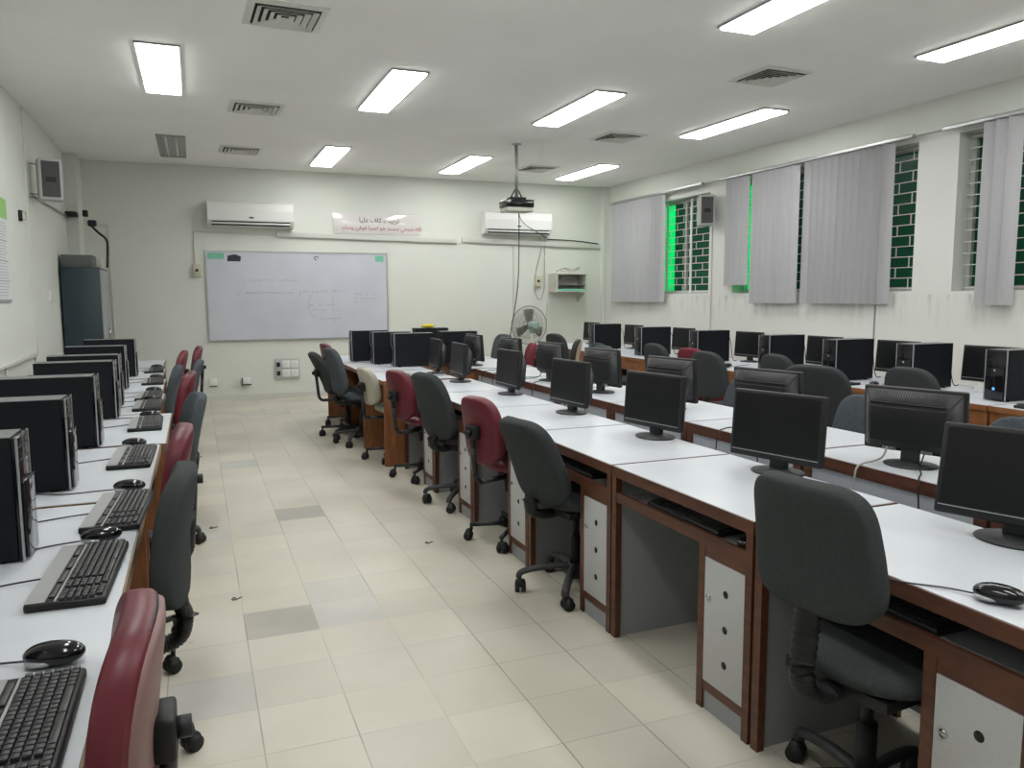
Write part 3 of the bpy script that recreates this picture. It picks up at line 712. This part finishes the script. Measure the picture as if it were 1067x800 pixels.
def mouse():
    t = thing('computer_mouse', '', '')
    bld('glossblack').pad(.062,.112,.044, .85,.8, n=24,k=9, T=TR(0,0,.0225)@RY(pi/2)).obj('body', t)
    bld('silver').pad(.066,.060,.020,.8,.8,n=24,k=8,T=TR(.022,0,.012)@RY(pi/2)).obj('side_grip', t)
    bld('dustyplastic').cyl((.030,-.004,.031),(.030,.004,.031),.006,12).obj('scroll_wheel', t)
    bld('cord').tube(arc([(.05,0,.010),(.12,-.01,.004),(.22,.02,.004),(.33,.0,.004),(.46,.03,.004)],6), .0023, 5).obj('cable', t)
    return t
def tower(blue=False):
    def mk():
        t = thing('computer_tower', '', ''); W, D, H = .078, .205, .345
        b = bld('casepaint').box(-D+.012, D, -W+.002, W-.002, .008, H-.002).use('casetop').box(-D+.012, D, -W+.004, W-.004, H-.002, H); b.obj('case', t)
        f = bld('glossblack').box(-D-.004,-D+.012,-W+.006,W-.006,.006,H-.004,.003); f.box(-D-.014,-D-.003,-W+.012,W-.012,.01,H*.64,.004); f.obj('front_panel', t)
        for s_ in (-1,1):
            y0, y1 = (-W-.001,-W+.006) if s_ < 0 else (W-.006, W+.001)
            box('silver_edge', 'silver', -D-.0045,-D+.001, y0,y1,.004,H, t)
        g = bld('blackplastic'); g.box(-D-.006,-D-.003,-W+.014,W-.014,H*.80,H*.81); g.box(-D-.006,-D-.003,-W+.014,W-.014,H*.90,H*.91); g.box(-D-.0155,-D-.013,-W+.013,W-.013,H*.635,H*.645); g.obj('drive_bay_line', t)
        bld('silver').cyl((-D-.0155,0,H*.60),(-D-.0135,0,H*.60),.008,12).obj('round_badge', t)
        pt = bld('chrome'); 
        for z in (.30,.34,.38,.42): pt.box(-D-.0152,-D-.0138,-.006,.006,H*z,H*z+.004)
        pt.obj('front_port', t)
        if blue: box('blue_light', 'blueled', -D-.016,-D-.014,-.007,.009,.075,.092, t)
        for s_ in ((-.15,-.05),(.15,-.05),(-.15,.05),(.15,.05)): pass
        ft = bld('blackplastic')
        for x in (-.15,.15):
            for y in (-.055,.055): ft.cyl((x,y,0),(x,y,.009),.013,10)
        ft.obj('foot', t)
        bk = bld('cord').tube(arc([(D,.0,.27),(D+.05,0,.265),(D+.085,.01,.20),(D+.09,.0,.10),(D+.10,-.02,.012),(D+.14,-.03,.010)],5), .004, 5); bk.obj('power_cord', t)
        return t
    return mk
def monitor(cables=0, lean=4):
    def mk():
        t = thing('lcd_monitor', '', ''); W, H = .210, .275; z0 = .052
        tilt = TR(0,0,z0+H/2)@RY(rad(lean))@TR(0,0,-z0-H/2)
        b = B().use('blackplastic'); b.box(-.018,.012,-W,W,z0,z0+H,.007,T=tilt); b.obj('bezel', t)
        bld('screen').box(-.0195,-.0175,-W+.016,W-.016,z0+.032,z0+H-.014,0,T=tilt).obj('screen', t)
        bld('silver').box(-.0200,-.0178,-W+.012,W-.012,z0+.0235,z0+.0265,0,T=tilt).obj('silver_line', t)
        bld('chrome').cyl((-.0205,0,z0+.014),(-.0185,0,z0+.014),.006,12).obj('round_badge', t)
        bk = bld('dustyplastic')
        tt = bmesh.new(); a, c = (W-.006, W-.05); z1, z2, z3, z4 = z0+.015, z0+H-.006, z0+.03, z0+H-.07
        P = [(.010,-a,z1),(.010,a,z1),(.010,a,z2),(.010,-a,z2),(.062,-c,z3),(.062,c,z3),(.062,c,z4),(.062,-c,z4)]
        v = [tt.verts.new(p) for p in P]
        for f in ((0,1,2,3),(4,5,6,7),(0,4,5,1),(1,5,6,2),(2,6,7,3),(3,7,4,0)): tt.faces.new([v[i] for i in f])
        bmesh.ops.recalc_face_normals(tt, faces=tt.faces)
        bmesh.ops.bevel(tt, geom=tt.edges[:], offset=.006, segments=2, affect='EDGES'); bk.merge(tt, tilt, True); bk.obj('rear_shell', t)
        bp = bld('blackplastic').box(.058,.068,-c+.004,c-.004,z3+.02,z4-.006,.004,T=tilt)
        bp.box(.058,.066,-c+.006,c-.006,z4+.006,z4+.012,0,T=tilt); bp.obj('rear_panel', t)
        vt = bld('darkslot')
        for k in range(30):
            y = -c+.01+k*(2*c-.02)/29
            vt.box(-.001,.001,y-.0012,y+.0012,-.022,.022,0,T=tilt@TR(.041,0,(z2+z4)/2+.004)@RY(rad(-39)))
        vt.obj('vent_slots', t)['kind'] = 'stuff'
        pt = bld('steelgrey').box(.030,.048,-.11,-.06,z0+.010,z0+.028,0,T=tilt).box(.030,.046,.05,.09,z0+.010,z0+.026,0,T=tilt); pt.obj('socket', t)
        nk = bld('dustyplastic').box(.0,.035,-.035,.035,.012,z0+.06,.006); nk.obj('neck', t)
        bld('dustyplastic').lathe([(.098,0),(.102,.004),(.098,.009),(.05,.016),(.03,.02)],28,T=TR(.01,0,0)@Matrix.Diagonal((.92,1.08,1,1))).obj('base', t)
        if cables:
            e = bld('greycord' if cables == 2 else 'cord').tube(arc([(.045,-.085,z0+.02),(.07,-.09,z0-.02),(.13,-.10,.018),(.20,-.11,.014),(.255,-.11,-.02),(.265,-.12,-.25)],5), .0045 if cables == 2 else .0035, 6)
            e.obj('video_cable', t)
            bld('cord').tube(arc([(.043,.07,z0+.02),(.07,.07,z0-.02),(.13,.09,.018),(.20,.13,.014),(.265,.15,-.02),(.27,.17,-.25)],5), .0035, 6).obj('power_cable', t)
        return t
    return mk
Z = .75
# left row -------------------------------------------------
kb = [(-.305,1.385,0,'nearest keyboard on the left tables, partly behind the maroon chair'),(-.30,2.225,-2,'second keyboard from the camera on the left tables'),(-.262,2.855,-3,'keyboard lying across the brown table seam, left row'),
 (-.285,3.82,-1,'keyboard in front of the third black tower, left row'),(-.285,4.83,1,'keyboard on the pulled-out left table'),(-.314,5.66,0,'sixth keyboard from the camera, left row'),(-.335,6.22,0,'keyboard just before the far brown seam, left row'),(-.36,7.30,2,'next to last keyboard on left tables'),(-.40,8.45,2,'farthest keyboard on the left tables')]
for i, (x, y, a, lab) in enumerate(kb): instance('kb', keyboard, lab, 'keyboard', (x, y, Z), pi+rad(a), 'keyboards on the left tables')
ms = [(-.285,1.695,'nearest mouse on left tables, beside the maroon chair back'),(-.285,2.53,'mouse just beyond the second left keyboard'),(-.255,3.17,'mouse just beyond the keyboard on the brown seam'),(-.30,4.13,'mouse beyond the fourth left keyboard'),(-.28,5.12,'mouse on the pulled-out left table'),(-.31,5.945,'mouse between the sixth and seventh left keyboards'),(-.32,6.52,'mouse just behind far brown seam of left tables'),(-.345,7.60,'mouse beyond the next to last left keyboard'),(-.39,8.76,'farthest mouse on the left tables')]
for x, y, lab in ms: instance('mouse', mouse, lab, 'mouse', (x, y, Z), pi+rad(random.uniform(-14,14)), 'mice on the left tables')
tl = [(1.55,'black computer tower just outside the left edge'),(2.405,'nearest black tower on the left tables, cut by the picture edge'),(3.26,'second black tower on the left tables'),(4.18,'third black tower on the left tables'),(5.14,'fourth black tower on left tables, on the pulled-out table'),(5.72,'fifth black tower on left tables, mostly hidden by the fourth'),(6.80,'sixth black tower on the left tables'),(7.90,'farthest black tower on left tables, before the cupboard')]
for i, (y, lab) in enumerate(tl):
    xf = -.455 if i < 5 else (-.475 if i == 5 else -.52)
    instance('tw', tower(), lab, 'computer', (xf-.205-.006, y+.078, Z), pi, 'black computer towers on the left tables')
# middle row -----------------------------------------------
m2 = [(2.17,1.505,19,'largest, at the right picture edge'),(2.15,2.49,15,'second from the right edge'),(2.13,3.375,10,'third from the right edge'),(2.11,4.297,5,'fourth from the right edge'),(2.12,5.33,1,'fifth, above the maroon chair'),(2.05,6.30,-2,'sixth, turned nearly edge-on'),(2.08,7.10,-4,'farthest, beside the black tower')]
for x, y, a, lab in m2: instance('monl' if a == 19 else 'mon', monitor(0, 11 if a == 19 else 4), 'dark lcd monitor facing the aisle in the middle row, '+lab, 'monitor', (x, y, Z), rad(a), 'monitors in the middle row')
for x, y, lab in ((1.60,8.74,'black tower in middle row nearest the whiteboard'),(1.74,8.27,'middle one of three black towers before the whiteboard'),(1.87,7.85,'largest-looking black tower of three in the middle row')):
    instance('tw', tower(), lab, 'computer', (x+.205, y+.078, Z), 0, 'black towers at the far end of the middle row')
for y, lab in ((1.55,'dark keyboard inside the tray of the nearest middle desk'),(2.42,'dark keyboard in the tray over the empty kneehole'),(3.36,'dark keyboard in the tray beside the second charcoal chair'),(4.28,'dark keyboard in the tray behind the near maroon chair'),(5.15,'dark keyboard in the tray behind the third charcoal chair')):
    instance('kbt', lambda: keyboard(True), lab, 'keyboard', (1.73, y, .627), 0, 'keyboards on the pull-out trays')
instance('mouse', mouse, 'black mouse on the white desk at the right edge', 'mouse', (1.70, 1.205, Z), rad(115))
instance('mouset', mouse, 'black mouse on tray beside the door of the centre desk', 'mouse', (1.68, 2.05, .627), 0)
for ch in SC.objects:
    pass
instance('kb', keyboard, 'keyboard on wooden table behind the far maroon chair', 'keyboard', (1.72, 6.82, Z), rad(-3), 'keyboards on the pull-out trays')
# third row ------------------------------------------------
m3 = [(2.77,2.383,-16,2,'nearest, with pale video cable'),(2.79,3.32,-13,1,'second from the right'),(2.79,4.22,-11,1,'behind the third middle-row screen'),(2.80,5.154,-8,1,'fourth from the right'),(2.80,6.063,-5,1,'with two cables over desk edge'),(2.78,6.93,-4,1,'before the grey chair'),(2.70,7.76,-3,0,'farthest, in front of black tower')]
for x, y, a, cb, lab in m3: instance('mon%d' % cb, monitor(cb), 'dark lcd monitor seen from behind in the third row, '+lab, 'monitor', (x, y, Z), pi+rad(a)*-1, 'monitors seen from behind in the third row')
for x, y, lab in ((2.65,8.12,'black tower on the far reddish table of the third row'),(2.64,9.15,'farthest black tower of third row, under a yellow cloth')):
    instance('tw', tower(), lab, 'computer', (x, y+.078, Z), pi)
tag(bld('yellow').pad(.10,.17,.05,.9,.9,n=20,k=8,T=TR(2.61,9.22,1.118)@RY(pi/2)).obj('yellow_cloth'), 'bright yellow cloth on top of the farthest tower', 'cloth')
# window row -----------------------------------------------
t4 = [(4.97,3.578,'nearest, with small blue light',1),(4.985,4.327,'second from the right edge',0),(4.945,5.05,'third from the right edge',0),(4.95,5.88,'fourth, behind the grey chair',0),(4.955,7.02,'fifth, behind the red chair',0),(4.93,8.12,'sixth from the right edge',0),(4.945,9.35,'farthest, in the window corner',0)]
for x, y, lab, bl in t4: instance('twb' if bl else 'tw', tower(bool(bl)), 'black tower with silver edges by the windows, '+lab, 'computer', (x+.211, y+.078, Z), 0, 'black towers along the window wall')
m4 = [(4.14,'nearest, right of second tower'),(4.98,'between second and third towers'),(5.83,'between third and fourth towers'),(6.93,'between fourth and fifth towers'),(8.17,'left of the fifth tower'),(9.36,'left of the sixth tower'),(10.6,'sliver left of the farthest tower')]
for y, lab in m4: instance('mon', monitor(0), 'dark monitor facing the room by the windows, '+lab, 'monitor', (5.56, y, Z), rad(3), 'monitors along the window wall')
for x, y, a, lab in ((4.825,4.97,0,'dark keyboard at front edge before the third window tower'),(4.86,3.15,0,'dark keyboard at the right edge on window table'),(4.88,7.55,0,'keyboard on window table beside the red chair')):
    instance('kb', keyboard, lab, 'keyboard', (x, y, Z), rad(a))
for x, y, lab in ((4.90,4.60,'black mouse on window table left of second tower'),(4.92,6.45,'black mouse on window table beside the grey chair')):
    instance('mouse', mouse, lab, 'mouse', (x, y, Z), rad(20))
def adapter():
    t = thing('power_adapter', '', '')
    bld('white').box(-.05,.05,-.09,.09,0,.045,.006).obj('casing', t)
    bld('cord').tube(arc([(.02,-.09,.02),(.0,-.15,.05),(-.03,-.22,.02),(0,-.3,.004),(.05,-.2,.01)],5), .006, 5).obj('cable', t); return t
for x, y, lab in ((5.38,4.80,'white adapter with black lead between second and third window towers'),(5.36,3.98,'white adapter behind the nearest window tower'),(5.30,5.52,'white adapter behind the dark chair on window table')):
    instance('adp', adapter, lab, 'power adapter', (x, y, Z), 0, 'white adapters on the window tables')

# ------------------------------------------------------------------ chairs
def chair(kind='fabric', cloth='charcoal', bw=.44, bh=.42, rec=10, thick=.075, rear=None, zc=.84, legrot=0, seat=None, eo=.52, taper=.16):
    def mk():
        t = thing('office_chair', '', '')
        for k in range(5):
            a = legrot+2*pi*k/5; T = RZ(a)
            if kind == 'fabric':
                L = B().use('dustyplastic'); tt = bmesh.new()
                L2 = B().use('dustyplastic'); L2.tube(arc([(.02,0,.125),(.12,0,.125),(.22,0,.112),(.275,0,.095),(.285,0,.07)],4), .02, 8, rr=None, flat=.8)
            else:
                L2 = B().use('steel'); L2.tube([(.02,0,.105),(.28,0,.095)], .014, 8, flat=1.0); L2.cyl((.272,0,.10),(.272,0,.06),.009,8)
            bmesh.ops.transform(L2.bm, matrix=T, verts=L2.bm.verts)
            leg = L2.obj('leg', t)
            c = B().use('blackplastic'); yaw = RZ(random.uniform(0, 6.28)); C = T@TR(.278,0,0)@yaw@TR(.012,0,0)
            for s_ in (-1,1):
                w2 = B(); tb = bmesh.new()
                c.tube([C@Vector((0,s_*.006,.028)), C@Vector((0,s_*.026,.028))], .028, 14)
            c.tube([C@Vector((0,-.022,.045)), C@Vector((0,.022,.045))], .022, 10)
            c.obj('caster', leg)
        b = bld('dustyplastic' if kind == 'fabric' else 'steel'); b.cyl((0,0,.07),(0,0,.14),.045,18,r2=.038); b.obj('hub', t)
        b = bld('blackplastic'); b.cyl((0,0,.14),(0,0,.28),.028,16); b.cyl((0,0,.28),(0,0,.40),.018,14); b.obj('gas_lift', t)
        b = bld('blackplastic').box(-.09,.09,-.07,.07,.385,.415,.006); b.tube([(0,-.06,.40),(.02,-.22,.395)],.006,6); b.obj('seat_mechanism', t)
        sm = seat or cloth
        s = bld(sm).pad(.44,.44,.08,.7,.5,n=36,k=10,T=TR(.04,0,.475)@RY(pi/2)); s.obj('seat', t)
        if kind == 'fabric':
            box('seat_pan', 'blackplastic', -.15,.17,-.16,.16,.415,.445, t)
        # backrest
        tiltM = TR(-.265,0,zc)@RY(rad(-rec))
        bb = bld(cloth).pad(bw,bh,thick,eo,.30,n=48,k=14,T=tiltM,bend=.03,taper=taper,bendz=-.012); back = bb.obj('backrest', t)
        if rear:
            bld(rear).pad(bw-.02,bh-.02,.03,.62,.3,n=40,k=8,T=tiltM@TR(-thick*.38,0,0),bend=.03,taper=.1,bendz=-.012).obj('rear_panel', back)
            bld('blackplastic').pad(bw-.005,bh-.005,.016,.62,.3,n=40,k=8,T=tiltM@TR(-thick*.38+.006,0,0),bend=.03,taper=.1,bendz=-.012).obj('piping', back)
        if kind == 'fabric':
            pts = arc([(-.10,0,.42),(-.19,0,.415),(-.255,0,.44),(-.272,0,.50),(-.262,0,zc-bh/2-.03),(-.255,0,zc-bh/2+.03)],18)
            rr = [(.040 if i % 3 < 2 else .035) for i in range(len(pts))]
            bld('blackplastic').tube(pts, .03, 12, rr=rr, flat=.6).obj('ribbed_spine', t)
        else:
            pts = [(-.02,0,.40),(-.26,0,.395),(-.285,0,.41),(-.30,0,.44),(-.315,0,.6),(-.325,0,zc-.0)]
            q = bld('steel')
            for a, c in zip(pts, pts[1:]): q.tube([a, c], .016, 8)
            q.obj('back_bar', t)
            k_ = bld('blackplastic').box(-.335,-.295,-.05,.05,zc-.05,zc+.03,.008); k_.cyl((-.33,.0,zc-.01),(-.36,0,zc-.01),.020,12); k_.obj('back_bracket', t)
            bld('blackplastic').cyl((-.06,0,.31),(-.06,0,.40),.024,12).obj('tension_knob', t)
        return t
    return mk
CH = []
def put(key, args, x, y, yaw, lab, grp, z=0): 
    o = instance('ch'+key, chair(**args), lab, 'chair', (x, y, z), rad(yaw), grp); return o
FA = dict(kind='fabric', cloth='charcoal'); FB = dict(kind='fabric', cloth='charcoal', bh=.48, rec=18, zc=.80, legrot=.6)
VM = dict(kind='vinyl', cloth='maroon', bw=.40, bh=.40, rec=10, zc=.80, legrot=.3)
G1 = 'chairs along the middle row'
def seat_at(key, args, xt, yt, yaw, lab, grp):
    """xt, yt: middle of the backrest's top edge"""
    a = rad(yaw); r = rad(args.get('rec', 10)); off = .265 + args.get('bh', .42)/2*sin(r)
    return put(key, args, xt + off*cos(a), yt + off*sin(a), yaw, lab, grp)
def zc_for(top, bh, rec): return top - bh/2*cos(rad(rec)) - .005
def F(top, bh=.42, rec=10, bw=.43, cloth='charcoal', **k): return dict(kind='fabric', cloth=cloth, bw=bw, bh=bh, rec=rec, zc=zc_for(top, bh, rec), **k)
def V(top, bh=.40, rec=9, bw=.40, cloth='maroon', **k): return dict(kind='vinyl', cloth=cloth, bw=bw, bh=bh, rec=rec, zc=zc_for(top, bh, rec), eo=.6, taper=.1, **k)
FB = F(.90, .44, 21, .42, legrot=.157); VM = V(.905, .40, 9, .335, legrot=-0.035)
seat_at('FA1', F(1.01, .35, 9, .37, legrot=0.105, eo=.42), 1.395, 1.515, 7, 'large charcoal fabric chair in the right foreground, ribbed spine', G1)
seat_at('FB', FB, 1.37, 3.36, 9, 'charcoal fabric chair at centre, leaning back, middle row', G1)
seat_at('VM', VM, 1.46, 4.20, 16, 'maroon chair with torn rear panel between two charcoal chairs, middle row', G1)
seat_at('FB2', F(.96, .48, 16, .385, legrot=-0.035), 1.41, 5.13, 15, 'charcoal fabric chair between the two maroon chairs, middle row', G1)
seat_at('VM', VM, 1.43, 6.02, 17, 'maroon chair beside the orange-brown panel, middle row', G1)
seat_at('VB', V(.86, .34, 12, .38, 'beige', legrot=0.209), 1.35, 6.88, 6, 'beige vinyl chair at the wooden tables, middle row', G1)
seat_at('SL', F(.98, .48, 12, .42, 'slate', legrot=.2), 1.20, 7.80, 6, 'slate blue chair behind the beige one, middle row', G1)
seat_at('FC', V(.91, .46, 24, .40, 'charcoal', legrot=0.244), 1.10, 8.29, 4, 'charcoal chair leaning far back, nearest the whiteboard', G1)
seat_at('VM2', V(.96, legrot=0.227), 1.33, 8.98, 5, 'maroon chair with only its top showing, far end of middle row', G1)
G2 = 'chairs along the left tables'
seat_at('LM', V(.935, .46, 3, .42, thick=.075, rear='maroonlight', legrot=.4), -.122, 1.47, 180, 'glossy maroon leather chair in the left foreground with pink backing', G2)
seat_at('LC', F(.97, .40, 6, .42, legrot=-.19), -.055, 2.50, 177, 'charcoal chair with ribbed spine behind the near maroon chair, left row', G2)
seat_at('LM2', V(.96, .44, 8, .42), -.065, 3.40, 180, 'maroon chair between the two charcoal chairs, left row', G2)
seat_at('LF', F(.90, .44, 12, .42, 'slate', legrot=.157), .0, 5.08, 188, 'second charcoal chair from the camera, left row', G2)
seat_at('LM2', VM, -.05, 5.9, 175, 'maroon chair just behind the second charcoal one, left row', G2)
seat_at('LF', FB, -.12, 7.28, 180, 'charcoal chair pushed close to the tables, left row', G2)
seat_at('LM2', VM, -.12, 8.34, 178, 'maroon chair showing above the grey one, left row', G2)
seat_at('LS', F(.90, .40, 14, .42, 'slate'), .02, 7.86, 180, 'slate grey chair behind maroon ones, left row', G2)
seat_at('LM2', VM, .02, 9.02, 180, 'farthest maroon chair of the left row', G2)
G3 = 'chairs between the third row and the windows'
FR = F(.99, .42, 9, .43, eo=.62)
seat_at('R4', FR, 4.10, 5.70, 4, 'dark chair seen from behind with its spine showing, before the red chair', G3)
seat_at('VR', V(.97, .42, 8, .42, 'redfabric'), 4.42, 6.39, 5, 'red chair at the window tables', G3)
seat_at('R4', FR, 4.33, 6.90, 0, 'dark chair left of the red chair, window row', G3)
seat_at('R4C', F(.93, .42, 9, .43, eo=.62), 4.35, 8.15, 0, 'dark chair before the farthest window tower', G3)
seat_at('R4', FR, 4.35, 9.35, 10, 'dark chair beside the fan in the far corner', G3)
seat_at('R4', FR, 4.42, 5.19, -4, 'dark grey chair before the fourth window tower', G3)
seat_at('R4B', F(.99, .46, 14, .50, eo=.6), 3.95, 4.25, 25, 'black wide chair turned sideways, before the third window tower', G3)
seat_at('R4', FR, 4.40, 3.86, 0, 'grey chair before the second window tower', G3)
FS = F(.862, .42, 9, .46, 'slate')
seat_at('R3', FS, 3.80, 3.57, 180, 'slate chair behind the nearest rear-facing monitor, third row', G3)
seat_at('R3', FS, 3.80, 4.69, 180, 'slate chair half hidden by second rear-facing monitor, third row', G3)
seat_at('R3b', F(.98, .44, 9, .46, 'slate'), 3.80, 6.97, 180, 'slate chair half hidden by the fourth rear-facing monitor, third row', G3)
seat_at('R3', FS, 3.80, 2.57, 180, 'slate chair cut by the right picture edge', G3)
seat_at('R3c', F(1.0, .40, 6, .34, 'blackplastic', rear='torn'), 3.90, 7.75, 150, 'old black chair with torn foam rim, third row', G3)
seat_at('VR3', V(.94, .42, 8, .42, 'redfabric'), 3.60, 8.3, 165, 'red chair in front of the fan, third row', G3)
seat_at('R3b', FS, 3.78, 9.65, 185, 'grey chair left of the red one, third row far end', G3)
bpy.context.view_layer.update()

# ------------------------------------------------------------------ fan
def fan():
    t = thing('pedestal_fan', 'pedestal fan with wire cage seen from behind by back wall', 'fan', (4.86, 11.25, 0), rad(2))
    bld('blackplastic').lathe([(.2,0),(.2,.02),(.06,.05),(.03,.06)],28).obj('base', t)
    bld('offwhite').cyl((0,0,.05),(0,0,.92),.018,14).obj('pole', t)
    H = TR(0,0,1.02)@RX(rad(0))
    mt = bld('fangreen').lathe([(.03,-.17),(.055,-.165),(.065,-.10),(.065,.0),(.05,.02)],20,T=H@TR(0,.03,0)@RX(-pi/2)); mt.box(-.03,.03,-.06,.02,.90,.98,.008); mt.obj('motor', t)
    c = bld('fanwire'); R_ = .30
    for k in range(48):
        a = 2*pi*k/48
        for s_ in (-1,1):
            pts = [(r*cos(a), s_*d, r*sin(a)) for r, d in ((.06,.075),(.16,.07),(.24,.045),(R_,.0))]
            c.tube([H@TR(0,.10,0)@Vector(p) for p in pts], .0015, 4)
    for r, d, q in ((R_,0,.005),(.2,.058,.002),(.2,-.058,.002),(.06,.075,.003),(.06,-.075,.003)):
        c.tube([H@TR(0,.10,0)@Vector((r*cos(2*pi*i/40), d, r*sin(2*pi*i/40))) for i in range(41)], q, 5, caps=False)
    c.obj('cage', t)
    bb = bld('fanblade')
    for k in range(3):
        T = H@TR(0,.10,0)@Matrix.Rotation(2*pi*k/3+.5, 4, 'Y'); tt = bmesh.new(); rows = []
        for r in (.04,.1,.17,.235,.255):
            wd = .04+.30*r if r < .24 else .05
            rows.append([tt.verts.new((r, (u-.5)*.05, (u-.5)*wd*1.6)) for u in (0,.25,.5,.75,1)])
        for i in range(4):
            for j in range(4): tt.faces.new((rows[i][j], rows[i+1][j], rows[i+1][j+1], rows[i][j+1]))
        bmesh.ops.solidify(tt, geom=tt.faces[:], thickness=.003); bb.merge(tt, T, True)
    bb.cyl(H@Vector((0,.07,0)), H@Vector((0,.13,0)), .04, 16); bb.obj('blades', t)
fan()

# ------------------------------------------------------------------ loose bits
for x, y, lab in ((.285,4.22,'scrap on the floor left of the aisle'),):
    pass
def scrap(x, y, lab):
    b = bld('debris'); r = random.Random(int(x*100+y*10))
    b.tube(arc([(x+.02*cos(k*1.3)+.01*k, y+.018*sin(k*1.7), .004) for k in range(5)],3), .003, 5)
    tag(b.obj('floor_scrap'), lab, 'litter', 'scraps on the floor')
scrap(.10,3.93,'dark scrap on floor near the left chair caster'); scrap(1.21,4.42,'tiny scrap on the floor near the middle desks'); scrap(.02,5.25,'small scrap on the floor toward left chairs')
